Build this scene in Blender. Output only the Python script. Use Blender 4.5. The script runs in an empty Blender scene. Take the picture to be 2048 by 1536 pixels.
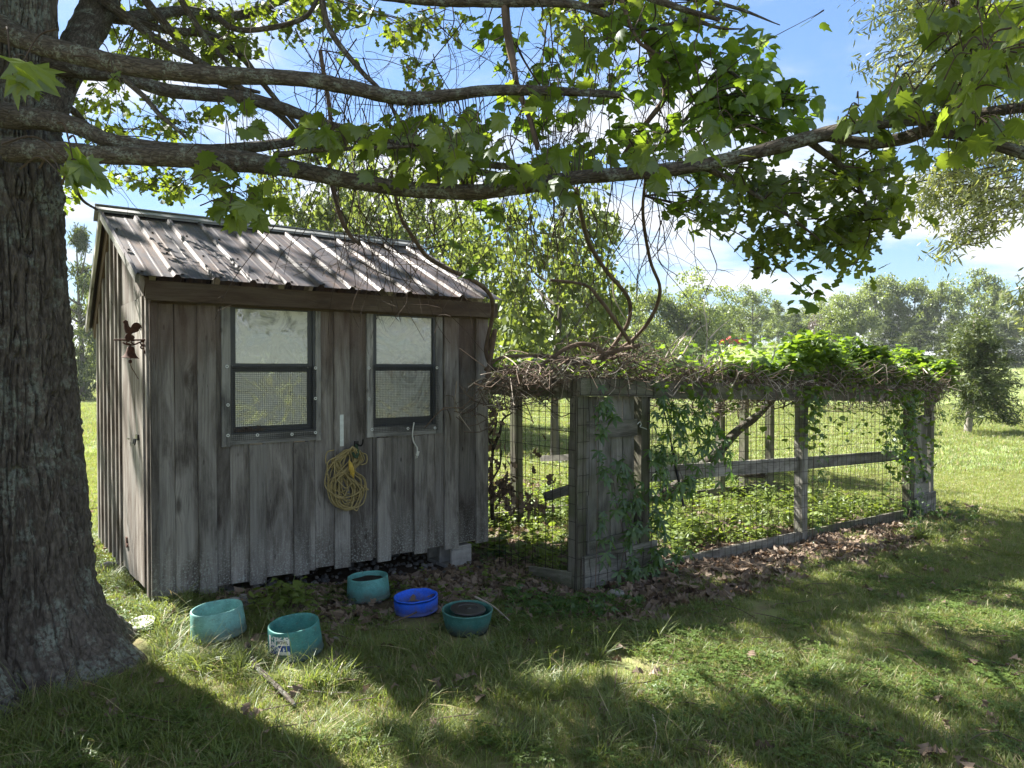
import bpy, math, random
import numpy as np
from mathutils import Matrix, Vector, noise as mnoise
random.seed(7)
RS = np.random.RandomState(11)
scene = bpy.context.scene
COL = scene.collection
R = math.radians

# ------------------------------------------------------------------ camera
EYE = Vector((0.0, 0.0, 1.55)); PITCH = R(1.09); FPX = 1480.0
cam_data = bpy.data.cameras.new('camera'); cam = bpy.data.objects.new('camera', cam_data); COL.objects.link(cam)
cam.location = EYE; cam.rotation_euler = (R(90) - PITCH, 0, 0)
cam_data.sensor_width = 36.0; cam_data.lens = 36.0 * FPX / 2048.0
cam_data.clip_start = 0.05; cam_data.clip_end = 3000
scene.camera = cam

# ------------------------------------------------------------------ sun, sky, exposure
SUN_EL = R(45); SUN_H = Vector((-0.84, 0.54)).normalized()
SUN = Vector((SUN_H.x * math.cos(SUN_EL), SUN_H.y * math.cos(SUN_EL), math.sin(SUN_EL)))
sd = bpy.data.lights.new('sun', 'SUN'); sd.energy = 4.5; sd.angle = R(0.55); sd.color = (1.0, 0.95, 0.86)
sun = bpy.data.objects.new('sun', sd); COL.objects.link(sun)
sun.rotation_euler = SUN.to_track_quat('Z', 'Y').to_euler(); sun.location = (-20, 12, 22)
world = bpy.data.worlds.new('World'); scene.world = world; world.use_nodes = True
wt = world.node_tree; wt.nodes.clear()
def wn(t, **k):
    n = wt.nodes.new(t)
    for a, b in k.items(): setattr(n, a, b)
    return n
sky = wn('ShaderNodeTexSky'); sky.sky_type = 'NISHITA'; sky.sun_disc = False
sky.sun_elevation = SUN_EL; sky.sun_rotation = math.atan2(SUN_H.x, SUN_H.y)
sky.air_density = 1.0; sky.dust_density = 0.3; sky.ozone_density = 3.0
tc = wn('ShaderNodeTexCoord'); sep = wn('ShaderNodeSeparateXYZ')
wt.links.new(tc.outputs['Generated'], sep.inputs[0])
mz = wn('ShaderNodeMath', operation='MAXIMUM'); wt.links.new(sep.outputs[2], mz.inputs[0]); mz.inputs[1].default_value = 0.0
az = wn('ShaderNodeMath', operation='ADD'); wt.links.new(mz.outputs[0], az.inputs[0]); az.inputs[1].default_value = 0.22
dv = wn('ShaderNodeVectorMath', operation='DIVIDE'); cb = wn('ShaderNodeCombineXYZ')
for i in range(3): wt.links.new(az.outputs[0], cb.inputs[i])
wt.links.new(tc.outputs['Generated'], dv.inputs[0]); wt.links.new(cb.outputs[0], dv.inputs[1])
mp = wn('ShaderNodeMapping'); mp.inputs['Location'].default_value = (2.6, 7.2, 0.0); mp.inputs['Rotation'].default_value = (0, 0, R(25)); mp.inputs['Scale'].default_value = (1.0, 1.5, 0.0)
wt.links.new(dv.outputs[0], mp.inputs[0])
nz = wn('ShaderNodeTexNoise'); nz.inputs['Scale'].default_value = 1.15; nz.inputs['Detail'].default_value = 9; nz.inputs['Roughness'].default_value = 0.55; nz.inputs['Distortion'].default_value = 0.25
wt.links.new(mp.outputs[0], nz.inputs['Vector'])
cr = wn('ShaderNodeValToRGB'); cr.color_ramp.elements[0].position = 0.43; cr.color_ramp.elements[1].position = 0.60
cr.color_ramp.interpolation = 'EASE'
wt.links.new(nz.outputs[0], cr.inputs[0])
cm = wn('ShaderNodeMath', operation='MULTIPLY'); wt.links.new(cr.outputs[0], cm.inputs[0]); cm.inputs[1].default_value = 0.93
mx = wn('ShaderNodeMix', data_type='RGBA'); wt.links.new(cm.outputs[0], mx.inputs[0])
lm0 = wn('ShaderNodeVectorMath', operation='DOT_PRODUCT'); lm0.inputs[1].default_value = (.25, .5, .25); wt.links.new(sky.outputs[0], lm0.inputs[0])
lm1 = wn('ShaderNodeMath', operation='MULTIPLY_ADD'); wt.links.new(lm0.outputs['Value'], lm1.inputs[0]); lm1.inputs[1].default_value = .25; lm1.inputs[2].default_value = 1.0
lm2 = wn('ShaderNodeVectorMath', operation='DIVIDE'); lm3 = wn('ShaderNodeCombineXYZ')
for i in range(3): wt.links.new(lm1.outputs[0], lm3.inputs[i])
wt.links.new(sky.outputs[0], lm2.inputs[0]); wt.links.new(lm3.outputs[0], lm2.inputs[1])
tn = wn('ShaderNodeMix', data_type='RGBA', blend_type='MULTIPLY'); tn.inputs[0].default_value = 1; tn.inputs[7].default_value = (.86, .92, 1.0, 1); wt.links.new(lm2.outputs[0], tn.inputs[6]); wt.links.new(tn.outputs[2], mx.inputs[6]); mx.inputs[7].default_value = (2.75, 2.8, 2.9, 1)
bg = wn('ShaderNodeBackground'); bg.inputs[1].default_value = 0.074
wt.links.new(mx.outputs[2], bg.inputs[0])
wo = wn('ShaderNodeOutputWorld'); wt.links.new(bg.outputs[0], wo.inputs[0])
scene.view_settings.view_transform = 'Standard'; scene.view_settings.look = 'None'
scene.view_settings.exposure = 2.52; scene.view_settings.gamma = 1.0
scene.view_settings.use_curve_mapping = False
scene.cycles.use_denoising = True
scene.cycles.max_bounces = 8; scene.cycles.transparent_max_bounces = 16
scene.cycles.transmission_bounces = 4; scene.cycles.diffuse_bounces = 4; scene.cycles.glossy_bounces = 2

# ------------------------------------------------------------------ pixels (of the 2048 px photo) to points
def ray(u, v):
    x = (u - 1024) / FPX; y = (768 - v) / FPX
    c, s = math.cos(PITCH), math.sin(PITCH)
    return Vector((x, c + y * s, -s + y * c))
def at(u, v, d):                                    # point on the pixel's ray at distance d in front (world y)
    r = ray(u, v); return EYE + r * (d / r.y)
def sstep(x, a, b):
    t = np.clip((np.asarray(x, float) - a) / (b - a), 0, 1); return t * t * (3 - 2 * t)
# value noise, vectorised
_TAB = RS.rand(4096)
def vnoise2(x, y, px=None):
    x = np.asarray(x, float); y = np.asarray(y, float)
    xi = np.floor(x).astype(int); yi = np.floor(y).astype(int); fx = x - xi; fy = y - yi
    fx = fx * fx * (3 - 2 * fx); fy = fy * fy * (3 - 2 * fy)
    def h(a, b):
        if px: a = np.mod(a, px)
        return _TAB[np.mod(a * 374761 + b * 668265 + (a * b) * 1013, 4096)]
    return (h(xi, yi) * (1 - fx) + h(xi + 1, yi) * fx) * (1 - fy) + (h(xi, yi + 1) * (1 - fx) + h(xi + 1, yi + 1) * fx) * fy
GP = np.array([(0,0,0),(-2.2,4.5,.10),(-3.7,6.2,.12),(-.2,6,-.07),(.43,5.3,-.05),(2.8,7.2,-.15),(5.2,9.2,-.25),(5,6,-.2),(3,3,-.05),
    (-2,3,.02),(-1.6,4.0,.05),(0,4,-.01),(-.6,5.2,-.03),(8,15,-.25),(3,18,-.15),(10.9,18,-.15),(-8,15,.05),(-10,30,0),(0,30,0),(20,30,-.1),(0,-10,0),(10,0,-.1),
    (-10,0,.1),(-1,7.2,-.08),(3.9,10.9,-.25),(-2.5,6.5,.08)], float)
def gz(x, y, bumps=True):
    x = np.asarray(x, float); y = np.asarray(y, float)
    d2 = (x[..., None] - GP[:, 0])**2 + (y[..., None] - GP[:, 1])**2
    w = 1.0 / (d2 + 0.5)**2.0
    z = (w * GP[:, 2]).sum(-1) / w.sum(-1)
    far = sstep(y, 42, 80)
    az_ = x / np.maximum(y, 1)
    z = z + far * (2.4 + 1.9 * np.exp(-((az_ - 0.3) / 0.18)**2)) + sstep(y, 80, 400) * 6
    if bumps:
        z = z + (vnoise2(x * 1.7 + 40, y * 1.7 + 40) - .5) * 0.035 + (vnoise2(x * 6 + 10, y * 6 + 60) - .5) * 0.014
    return z
def gz1(x, y): return float(gz(np.array([x]), np.array([y]))[0])
def gnd(u, v, lo=2.0, hi=120.0):                    # where the pixel's ray meets the ground
    r = ray(u, v); d = lo
    while d < hi:
        p = EYE + r * (d / r.y)
        if p.z <= gz1(p.x, p.y): break
        d += 0.04 if d < 14 else 0.3
    return Vector((p.x, p.y, gz1(p.x, p.y)))

# ------------------------------------------------------------------ object helpers
WM = {}
def put(o, parent=None, M=None):
    M = M or Matrix.Identity(4); COL.objects.link(o); WM[o.name] = M.copy()
    if parent is not None:
        o.parent = parent; o.matrix_basis = WM[parent.name].inverted() @ M
    else: o.matrix_basis = M
    return o
def tag(o, label=None, cat=None, group=None, kind=None):
    if label: o['label'] = label
    if cat: o['category'] = cat
    if group: o['group'] = group
    if kind: o['kind'] = kind
    return o
def empty(name, loc, label, cat, group=None):
    o = bpy.data.objects.new(name, None); o.empty_display_size = 0.1
    put(o, None, Matrix.Translation(Vector(loc))); return tag(o, label, cat, group)
def np_mesh(name, V, F, attr=None, smooth=False):
    V = np.asarray(V, np.float32); me = bpy.data.meshes.new(name)
    if isinstance(F, np.ndarray):
        n, k = F.shape
        me.vertices.add(len(V)); me.vertices.foreach_set('co', V.ravel())
        me.loops.add(n * k); me.loops.foreach_set('vertex_index', F.ravel().astype(np.int32))
        me.polygons.add(n); me.polygons.foreach_set('loop_start', np.arange(0, n * k, k, dtype=np.int32))
        me.polygons.foreach_set('loop_total', np.full(n, k, dtype=np.int32))
        me.update(calc_edges=True)
    else: me.from_pydata(V.tolist(), [], F)
    if attr is not None:
        a = me.attributes.new('barkco', 'FLOAT_VECTOR', 'POINT'); a.data.foreach_set('vector', np.asarray(attr, np.float32).ravel())
    if smooth: me.polygons.foreach_set('use_smooth', np.ones(len(me.polygons), dtype=bool))
    return me
def obj(name, me, mat=None, parent=None, M=None):
    if mat is not None and not me.materials: me.materials.append(mat)
    return put(bpy.data.objects.new(name, me), parent, M)
class MB:                                           # collects shapes into ONE mesh
    def __init__(s): s.V = []; s.F = []; s.A = []; s.n = 0
    def add(s, V, F, A=None):
        V = np.asarray(V, float)
        s.V.append(V); s.A.append(V if A is None else np.asarray(A, float))
        s.F += [tuple(int(i) + s.n for i in f) for f in F]; s.n += len(V); return s
    def box(s, c, sx, sy, sz, X=(1,0,0), Y=(0,1,0), Z=(0,0,1)):   # c = centre, full sizes
        c = np.array(c, float); X = np.array(X, float) * sx / 2; Y = np.array(Y, float) * sy / 2; Z = np.array(Z, float) * sz / 2
        V = [c + a * X + b * Y + e * Z for e in (-1, 1) for a, b in ((-1,-1),(1,-1),(1,1),(-1,1))]
        F = [(3,2,1,0),(4,5,6,7),(0,1,5,4),(1,2,6,5),(2,3,7,6),(3,0,4,7)]
        if np.dot(np.cross(X, Y), Z) < 0: F = [f[::-1] for f in F]
        return s.add(V, F)
    def tube(s, P, r, sides=6, cap=True, wob=0.0):
        V, F, A = tube_geo(P, r, sides, wob); 
        if cap: F = F + [tuple(range(sides))[::-1], tuple(len(V) - sides + i for i in range(sides))]
        return s.add(V, F, A)
    def lathe(s, prof, n=24, c=(0,0,0), M=None):
        prof = np.array(prof, float); V = []; F = []
        for (r, z) in prof:
            for k in range(n):
                t = 2 * math.pi * k / n; V.append((r * math.cos(t) , r * math.sin(t), z))
        for i in range(len(prof) - 1):
            for k in range(n):
                k2 = (k + 1) % n; F.append((i*n+k, i*n+k2, (i+1)*n+k2, (i+1)*n+k))
        V = np.array(V)
        if M is not None: V = V @ np.array(M.to_3x3()).T + np.array(M.translation)
        return s.add(V + np.array(c), F)
    def build(s, name, mat, parent=None, M=None, smooth=False, bevel=0):
        V = np.concatenate(s.V) if s.V else np.zeros((0, 3)); A = np.concatenate(s.A)
        if M is not None:
            Mi = M.inverted(); V = V @ np.array(Mi.to_3x3()).T + np.array(Mi.translation)
        elif parent is not None: M = WM[parent.name]; Mi = M.inverted(); V = V @ np.array(Mi.to_3x3()).T + np.array(Mi.translation)
        me = np_mesh(name, V, s.F, A, smooth); me.validate()
        o = obj(name, me, mat, parent, M)
        if bevel:
            b = o.modifiers.new('bevel', 'BEVEL'); b.width = bevel; b.segments = 1; b.limit_method = 'ANGLE'
        return o
def crom(P, n=6):
    P = np.array([tuple(p) for p in P], float)
    if len(P) < 3: 
        t = np.linspace(0, 1, n + 1)[:, None]; return P[0] * (1 - t) + P[-1] * t
    Q = np.vstack([2 * P[0] - P[1], P, 2 * P[-1] - P[-2]]); out = []
    for i in range(1, len(Q) - 2):
        for k in range(n):
            t = k / n; a, b, c, d = Q[i-1], Q[i], Q[i+1], Q[i+2]
            out.append(0.5 * (2*b + (c - a) * t + (2*a - 5*b + 4*c - d) * t*t + (3*b - a - 3*c + d) * t**3))
    out.append(Q[-2]); return np.array(out)
def tube_geo(P, r, sides=6, wob=0.0):
    P = np.asarray(P, float); n = len(P); r = np.broadcast_to(np.asarray(r, float), (n,))
    T = np.gradient(P, axis=0); T /= np.linalg.norm(T, axis=1)[:, None] + 1e-9
    up = np.array([0, 0, 1.0]) if abs(T[0][2]) < .9 else np.array([1.0, 0, 0])
    N = np.cross(up, T[0]); N /= np.linalg.norm(N); Ns = [N]
    for i in range(1, n):
        N = Ns[-1] - T[i] * np.dot(Ns[-1], T[i]); N /= np.linalg.norm(N) + 1e-9; Ns.append(N)
    Ns = np.array(Ns); Bs = np.cross(T, Ns); s = np.concatenate([[0], np.cumsum(np.linalg.norm(np.diff(P, axis=0), axis=1))])
    th = np.arange(sides) * 2 * math.pi / sides
    rr = r[:, None] * np.ones(sides)[None]
    if wob:
        k1 = max(3, int(2 * math.pi * r.max() / .03)); ua = th / (2 * math.pi)
        rr = rr * (1 + wob * (vnoise2(ua[None, :] * k1 + 0 * s[:, None], s[:, None] * 9 + 5, px=k1) - .5) * 1.6 + wob * .8 * (vnoise2(ua[None] * k1 * 2, s[:, None] * 26 + 3, px=k1 * 2) - .5) + wob * .6 * (vnoise2(0 * ua[None] + 3, s[:, None] * 4.5 + 8) - .5))
    V = P[:, None, :] + rr[..., None] * (np.cos(th)[None, :, None] * Ns[:, None, :] + np.sin(th)[None, :, None] * Bs[:, None, :])
    A = np.stack([rr * np.cos(th)[None], rr * np.sin(th)[None], np.repeat(s[:, None], sides, 1)], -1)
    F = []
    for i in range(n - 1):
        for k in range(sides):
            k2 = (k + 1) % sides; F.append((i*sides+k, i*sides+k2, (i+1)*sides+k2, (i+1)*sides+k))
    return V.reshape(-1, 3), F, A.reshape(-1, 3)

# ------------------------------------------------------------------ materials
class NT:
    def __init__(s, name):
        s.m = bpy.data.materials.new(name); s.m.use_nodes = True; s.t = s.m.node_tree; s.t.nodes.clear()
        s.out = s.n('ShaderNodeOutputMaterial')
    def n(s, t, **k):
        x = s.t.nodes.new(t)
        for a, b in k.items(): setattr(x, a, b)
        return x
    def l(s, a, b): s.t.links.new(a, b)
    def coord(s, kind='Object'):
        if kind == 'pos': return s.n('ShaderNodeNewGeometry').outputs['Position']
        if kind == 'bark': return s.n('ShaderNodeAttribute', attribute_name='barkco').outputs['Vector']
        return s.n('ShaderNodeTexCoord').outputs[kind]
    def map(s, v, scale=(1,1,1), loc=(0,0,0)):
        m = s.n('ShaderNodeMapping'); m.inputs['Scale'].default_value = scale; m.inputs['Location'].default_value = loc; s.l(v, m.inputs[0]); return m.outputs[0]
    def noise(s, v, sc=5, det=4, rough=.5, dist=0):
        x = s.n('ShaderNodeTexNoise'); x.inputs['Scale'].default_value = sc; x.inputs['Detail'].default_value = det
        x.inputs['Roughness'].default_value = rough; x.inputs['Distortion'].default_value = dist; s.l(v, x.inputs['Vector']); return x.outputs[0]
    def vor(s, v, sc=5, feat='F1', out='Distance', rnd=1.0):
        x = s.n('ShaderNodeTexVoronoi'); x.feature = feat; x.inputs['Scale'].default_value = sc; x.inputs['Randomness'].default_value = rnd; s.l(v, x.inputs['Vector']); return x.outputs[out]
    def ramp(s, f, stops):
        x = s.n('ShaderNodeValToRGB'); e = x.color_ramp.elements
        while len(e) < len(stops): e.new(0.5)
        for i, (p, c) in enumerate(stops):
            e[i].position = p; e[i].color = (c, c, c, 1) if not hasattr(c, '__len__') else (*c, 1)
        s.l(f, x.inputs[0]); return x.outputs[0]
    def mix(s, f, a, b, mode='MIX'):
        x = s.n('ShaderNodeMix', data_type='RGBA', blend_type=mode)
        for i, q in ((0, f), (6, a), (7, b)):
            if hasattr(q, 'default_value') or hasattr(q, 'links'): s.l(q, x.inputs[i])
            elif i == 0: x.inputs[0].default_value = q
            else: x.inputs[i].default_value = (*q, 1) if hasattr(q, '__len__') else (q, q, q, 1)
        return x.outputs[2]
    def math(s, op, a, b=0.0):
        x = s.n('ShaderNodeMath', operation=op)
        for i, q in ((0, a), (1, b)):
            if hasattr(q, 'links'): s.l(q, x.inputs[i])
            else: x.inputs[i].default_value = q
        return x.outputs[0]
    def bump(s, h, st=.3, d=.01):
        x = s.n('ShaderNodeBump'); x.inputs['Strength'].default_value = st; x.inputs['Distance'].default_value = d; s.l(h, x.inputs['Height']); return x.outputs[0]
    def pbr(s, col, rough=.8, metal=0, nrm=None, spec=.3):
        x = s.n('ShaderNodeBsdfPrincipled')
        if hasattr(col, 'links'): s.l(col, x.inputs['Base Color'])
        else: x.inputs['Base Color'].default_value = (*col, 1)
        if hasattr(rough, 'links'): s.l(rough, x.inputs['Roughness'])
        else: x.inputs['Roughness'].default_value = rough
        x.inputs['Metallic'].default_value = metal; x.inputs['Specular IOR Level'].default_value = spec
        if nrm is not None: s.l(nrm, x.inputs['Normal'])
        return x.outputs[0]
    def done(s, sh): s.l(sh, s.out.inputs[0]); return s.m
def flat(name, col, rough=.6, metal=0, spec=.4, var=.25, sc=25):
    t = NT(name); c = t.coord(); n = t.noise(c, sc, 5, .6)
    col2 = t.mix(t.ramp(n, [(.3, 0), (.7, 1)]), tuple(x * (1 - var) for x in col), tuple(min(1, x * (1 + var)) for x in col))
    return t.done(t.pbr(col2, rough, metal, t.bump(n, .15, .003), spec))
def wood(name, dark, light, red=0.0, lichen=0.0, knots=.8, green=0.0, topred=0.0):
    t = NT(name); oi = t.n('ShaderNodeObjectInfo')
    off = t.n('ShaderNodeVectorMath', operation='SCALE'); off.inputs[0].default_value = (37, 19, 53); t.l(oi.outputs['Random'], off.inputs['Scale'])
    ad = t.n('ShaderNodeVectorMath', operation='ADD'); c = t.coord('Object'); t.l(c, ad.inputs[0]); t.l(off.outputs[0], ad.inputs[1]); c2 = ad.outputs[0]
    # knots bend the grain
    kv = t.vor(t.map(c2, (7.5, 0.6, 2.6)), 1.0, 'F1'); kn = t.ramp(kv, [(.07, 1), (.19, 0)])
    warp = t.noise(t.map(c2, (3, 3, .8)), 2.0, 3)
    wv = t.n('ShaderNodeVectorMath', operation='ADD'); t.l(c2, wv.inputs[0])
    wcomb = t.n('ShaderNodeCombineXYZ'); t.l(t.math('ADD', t.math('MULTIPLY', warp, .06), t.math('MULTIPLY', t.ramp(kv, [(0, 1), (.35, 0)]), .03)), wcomb.inputs[0]); t.l(wcomb.outputs[0], wv.inputs[1])
    g1 = t.noise(t.map(wv.outputs[0], (90, 60, 1.6)), 1.0, 5, .65)
    g2 = t.noise(t.map(wv.outputs[0], (320, 200, 5)), 1.0, 4, .7)
    blot = t.noise(t.map(c2, (7, 7, 1.6)), 1.3, 5, .62, .6)
    col = t.mix(t.ramp(g1, [(.3, 0), (.72, 1)]), dark, light)
    col = t.mix(t.ramp(blot, [(.34, .95), (.58, 0)]), col, tuple(x * .33 for x in dark))
    col = t.mix(t.math('MULTIPLY', t.ramp(g2, [(.45, 0), (.75, 1)]), .35), col, tuple(x * 1.35 for x in light))
    crack = t.ramp(t.noise(t.map(wv.outputs[0], (60, 20, .9)), 1.0, 2, .5), [(.49, 0), (.503, 1), (.516, 0)])
    crack = t.math('MULTIPLY', crack, t.ramp(t.noise(t.map(c2, (4, 4, 1.2)), 1.5, 2), [(.5, 0), (.62, 1)]))
    col = t.mix(t.math('MULTIPLY', crack, .8), col, (.012, .010, .009))
    col = t.mix(t.math('MULTIPLY', kn, knots), col, (.035, .027, .022))
    kv2 = t.vor(t.map(c2, (16, 1.0, 5.2)), 1.0, 'F1'); kn2 = t.ramp(kv2, [(.05, 1), (.085, .75), (.10, .15), (.16, 0)])
    gate_ = t.ramp(t.noise(t.map(c2, (6, 1, 2)), 1.0, 1), [(.46, 0), (.52, 1)])
    col = t.mix(t.math('MULTIPLY', t.math('MULTIPLY', kn2, gate_), knots), col, (.03, .024, .02))
    # per board shade
    br = t.ramp(oi.outputs['Random'], [(0, .66), (1, 1.25)]); col = t.mix(1.0, col, br, 'MULTIPLY')
    sz = t.n('ShaderNodeSeparateXYZ'); t.l(c, sz.inputs[0])
    if red: col = t.mix(t.math('MULTIPLY', t.ramp(blot, [(.45, 1), (.6, 0)]), red), col, (.17, .085, .05))
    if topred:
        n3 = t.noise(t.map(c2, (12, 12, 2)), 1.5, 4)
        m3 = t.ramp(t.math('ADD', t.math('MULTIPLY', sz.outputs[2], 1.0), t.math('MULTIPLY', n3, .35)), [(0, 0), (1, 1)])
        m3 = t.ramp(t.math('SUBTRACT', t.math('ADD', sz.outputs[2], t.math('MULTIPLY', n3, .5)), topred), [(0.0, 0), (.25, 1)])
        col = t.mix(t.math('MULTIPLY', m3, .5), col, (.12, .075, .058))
    if green: col = t.mix(t.math('MULTIPLY', t.ramp(t.noise(c2, 6, 4), [(.42, 0), (.6, 1)]), green), col, (.07, .085, .035))
    if lichen:
        ln = t.noise(c2, 85, 3, .7); lm = t.ramp(ln, [(.54, 0), (.60, 1)])
        hm = t.ramp(t.math('ADD', sz.outputs[2], t.math('MULTIPLY', t.noise(c2, 5, 3), .3)), [(.12, 1), (.48, 0.05)])
        col = t.mix(t.math('MULTIPLY', t.math('MULTIPLY', lm, hm), lichen), col, (.38, .42, .38))
    h = t.math('ADD', t.math('MULTIPLY', g1, .9), t.math('ADD', t.math('MULTIPLY', g2, .4), t.math('MULTIPLY', crack, -1.2)))
    return t.done(t.pbr(col, .82, 0, t.bump(h, .55, .003), .25))
def leafmat(name, c1, c2, trans=.45, gloss=.12, tcol=None, rough=.45):
    t = NT(name); g = t.n('ShaderNodeNewGeometry'); oi = t.n('ShaderNodeObjectInfo')
    f = t.math('FRACT', t.math('ADD', g.outputs['Random Per Island'], oi.outputs['Random']))
    nz_ = t.noise(t.coord('pos'), 1.3, 3); f2 = t.math('ADD', t.math('MULTIPLY', f, .6), t.math('MULTIPLY', nz_, .45))
    col = t.mix(t.ramp(f2, [(.2, 0), (.8, 1)]), c1, c2)
    fine = t.noise(t.coord('pos'), 90, 3); col = t.mix(t.math('MULTIPLY', fine, .35), col, tuple(x * .55 for x in c1))
    d = t.n('ShaderNodeBsdfDiffuse'); t.l(col, d.inputs[0])
    tr = t.n('ShaderNodeBsdfTranslucent'); tcol = tcol or (1.5, 1.45, .7)
    t.l(t.mix(1.0, col, tcol, 'MULTIPLY'), tr.inputs[0])
    m1 = t.n('ShaderNodeMixShader'); m1.inputs[0].default_value = trans; t.l(d.outputs[0], m1.inputs[1]); t.l(tr.outputs[0], m1.inputs[2])
    gl = t.n('ShaderNodeBsdfGlossy'); gl.inputs['Roughness'].default_value = rough; gl.inputs[0].default_value = (.9, .95, 1, 1)
    m2 = t.n('ShaderNodeMixShader'); m2.inputs[0].default_value = gloss * .35; t.l(m1.outputs[0], m2.inputs[1]); t.l(gl.outputs[0], m2.inputs[2])
    return t.done(m2.outputs[0])
def barkmat(name, dark, light, lich=.5, sc=1.0, coord='bark', vs=.6):
    t = NT(name); c = t.coord(coord)
    w = t.n('ShaderNodeVectorMath', operation='ADD'); n0 = t.n('ShaderNodeTexNoise'); n0.inputs['Scale'].default_value = 9 * sc; t.l(c, n0.inputs['Vector'])
    s0 = t.n('ShaderNodeVectorMath', operation='SCALE'); t.l(n0.outputs['Color'], s0.inputs[0]); s0.inputs['Scale'].default_value = .03 / sc
    t.l(c, w.inputs[0]); t.l(s0.outputs[0], w.inputs[1])
    v = t.vor(t.map(w.outputs[0], (42 * sc, 42 * sc, 11 * sc)), 1, 'DISTANCE_TO_EDGE'); n = t.noise(t.map(w.outputs[0], (60 * sc, 60 * sc, 18 * sc)), 1, 6, .7)
    plate = t.ramp(v, [(0, 0), (.14, 1)])
    col = t.mix(t.ramp(n, [(.3, 0), (.7, 1)]), dark, light)
    col = t.mix(t.math('MULTIPLY', t.math('SUBTRACT', 1.0, plate), vs), col, tuple(x * .45 for x in dark))  # crevices between plates darkened, shade painted into the colour
    lm = t.math('MULTIPLY', t.ramp(t.noise(c, 7 * sc, 6, .75), [(.50, 0), (.60, 1)]), t.ramp(t.noise(c, 60 * sc, 3, .6), [(.42, 0), (.52, 1)]))
    col = t.mix(t.math('MULTIPLY', lm, lich), col, (.25, .29, .25))
    h = t.math('ADD', t.math('MULTIPLY', plate, vs), t.math('MULTIPLY', n, 1.0))
    return t.done(t.pbr(col, .9, 0, t.bump(h, .8, .008 / sc), .15))
M = {}
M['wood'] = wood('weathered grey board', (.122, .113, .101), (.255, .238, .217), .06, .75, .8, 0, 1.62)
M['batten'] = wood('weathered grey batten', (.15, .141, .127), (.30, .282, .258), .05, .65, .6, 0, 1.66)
M['gable'] = wood('sun bleached board', (.14, .13, .118), (.33, .31, .285), .18, .0, .6)
M['brown'] = wood('brown fascia wood', (.065, .050, .036), (.125, .098, .072), .12, 0, .7)
M['trim'] = wood('pale trim board', (.24, .238, .225), (.42, .415, .39), .02, .15, .5)
M['cage'] = wood('mossy grey lumber', (.10, .095, .075), (.21, .20, .16), .05, .15, .5, .55)
M['cagep'] = wood('pale grey lumber', (.17, .165, .145), (.32, .305, .275), .03, .2, .5, .3)
M['bark'] = barkmat('furrowed bark', (.048, .041, .034), (.165, .143, .123), .6, .75, 'bark', .35)
M['limb'] = barkmat('limb bark', (.046, .038, .031), (.125, .108, .09), .6, 1.6)
M['twig'] = flat('twig bark', (.060, .044, .034), .85, 0, .2, .35, 12)
M['vine'] = flat('vine bark', (.125, .092, .072), .9, 0, .2, .45, 9)
M['deadvine'] = flat('dry bleached stem', (.36, .31, .265), .9, 0, .2, .4, 9)
M['oak'] = leafmat('oak leaf', (.075, .115, .020), (.14, .19, .034), .62, .12, (1.7, 1.6, .65))
M['maple'] = leafmat('maple leaf', (.085, .135, .024), (.16, .22, .04), .62, .12, (1.7, 1.6, .65))
M['grape'] = leafmat('grape leaf', (.075, .14, .022), (.15, .23, .036), .62, .12, (1.7, 1.6, .65))
M['creeper'] = leafmat('creeper leaf', (.050, .115, .020), (.105, .19, .035), .55)
M['willow'] = leafmat('narrow oak leaf', (.17, .195, .07), (.31, .335, .15), .5, .2, (1.4, 1.4, .7))
M['spring'] = leafmat('spring foliage', (.095, .135, .035), (.165, .205, .06), .48)
M['olive'] = leafmat('olive foliage', (.115, .155, .048), (.20, .25, .08), .5)
M['cedar'] = leafmat('cedar foliage', (.045, .066, .030), (.10, .125, .052), .35, .04)
M['brownleaf'] = leafmat('dead leaf', (.13, .095, .07), (.30, .225, .165), .2, .05, (1.2, 1, .8), .6)
M['grass'] = leafmat('grass blade', (.13, .185, .05), (.245, .30, .095), .5, .07)
M['longgrass'] = leafmat('long grass blade', (.12, .165, .055), (.22, .27, .095), .5, .07)
M['drygrass'] = leafmat('dry grass blade', (.26, .22, .11), (.42, .36, .21), .35, .08, (1.1, 1, .8))
M['weed'] = leafmat('weed leaf', (.12, .175, .035), (.21, .27, .065), .5, .08)
M['clover'] = leafmat('clover leaf', (.07, .12, .025), (.13, .19, .045), .4, .06)
M['rock'] = flat('pale stone', (.26, .25, .235), .9, 0, .2, .4, 9)
M['darkrock'] = flat('grey stone', (.13, .125, .12), .9, 0, .2, .5, 12)
M['concrete'] = flat('concrete block', (.34, .33, .31), .92, 0, .2, .22, 18)
M['frame'] = flat('dark grey aluminium', (.045, .05, .056), .5, 0, .5, .12, 30)
M['wire'] = flat('rusty wire', (.030, .022, .018), .75, 0, .3, .3, 40)
M['gwire'] = flat('dark mesh wire', (.035, .035, .035), .7, 0, .3, .3, 40)
M['iron'] = flat('rusty cast iron', (.065, .028, .018), .85, 0, .25, .45, 60)
M['galv'] = flat('galvanised steel', (.52, .56, .56), .45, .3, .5, .15, 30)
M['black'] = flat('black plastic', (.015, .015, .016), .45, 0, .4, .3, 30)
M['washer'] = flat('pale washer', (.62, .64, .62), .5, .2, .4, .1, 30)
M['screw'] = flat('dark screw head', (.02, .018, .016), .6, .3, .4, .2, 30)
M['cord'] = flat('yellow cord', (.30, .24, .105), .6, 0, .35, .25, 30)
M['cordplug'] = flat('yellow plug', (.48, .33, .06), .55, 0, .35, .2, 40)
M['whitecord'] = flat('white cord', (.60, .60, .55), .55, 0, .35, .15, 30)
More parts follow.
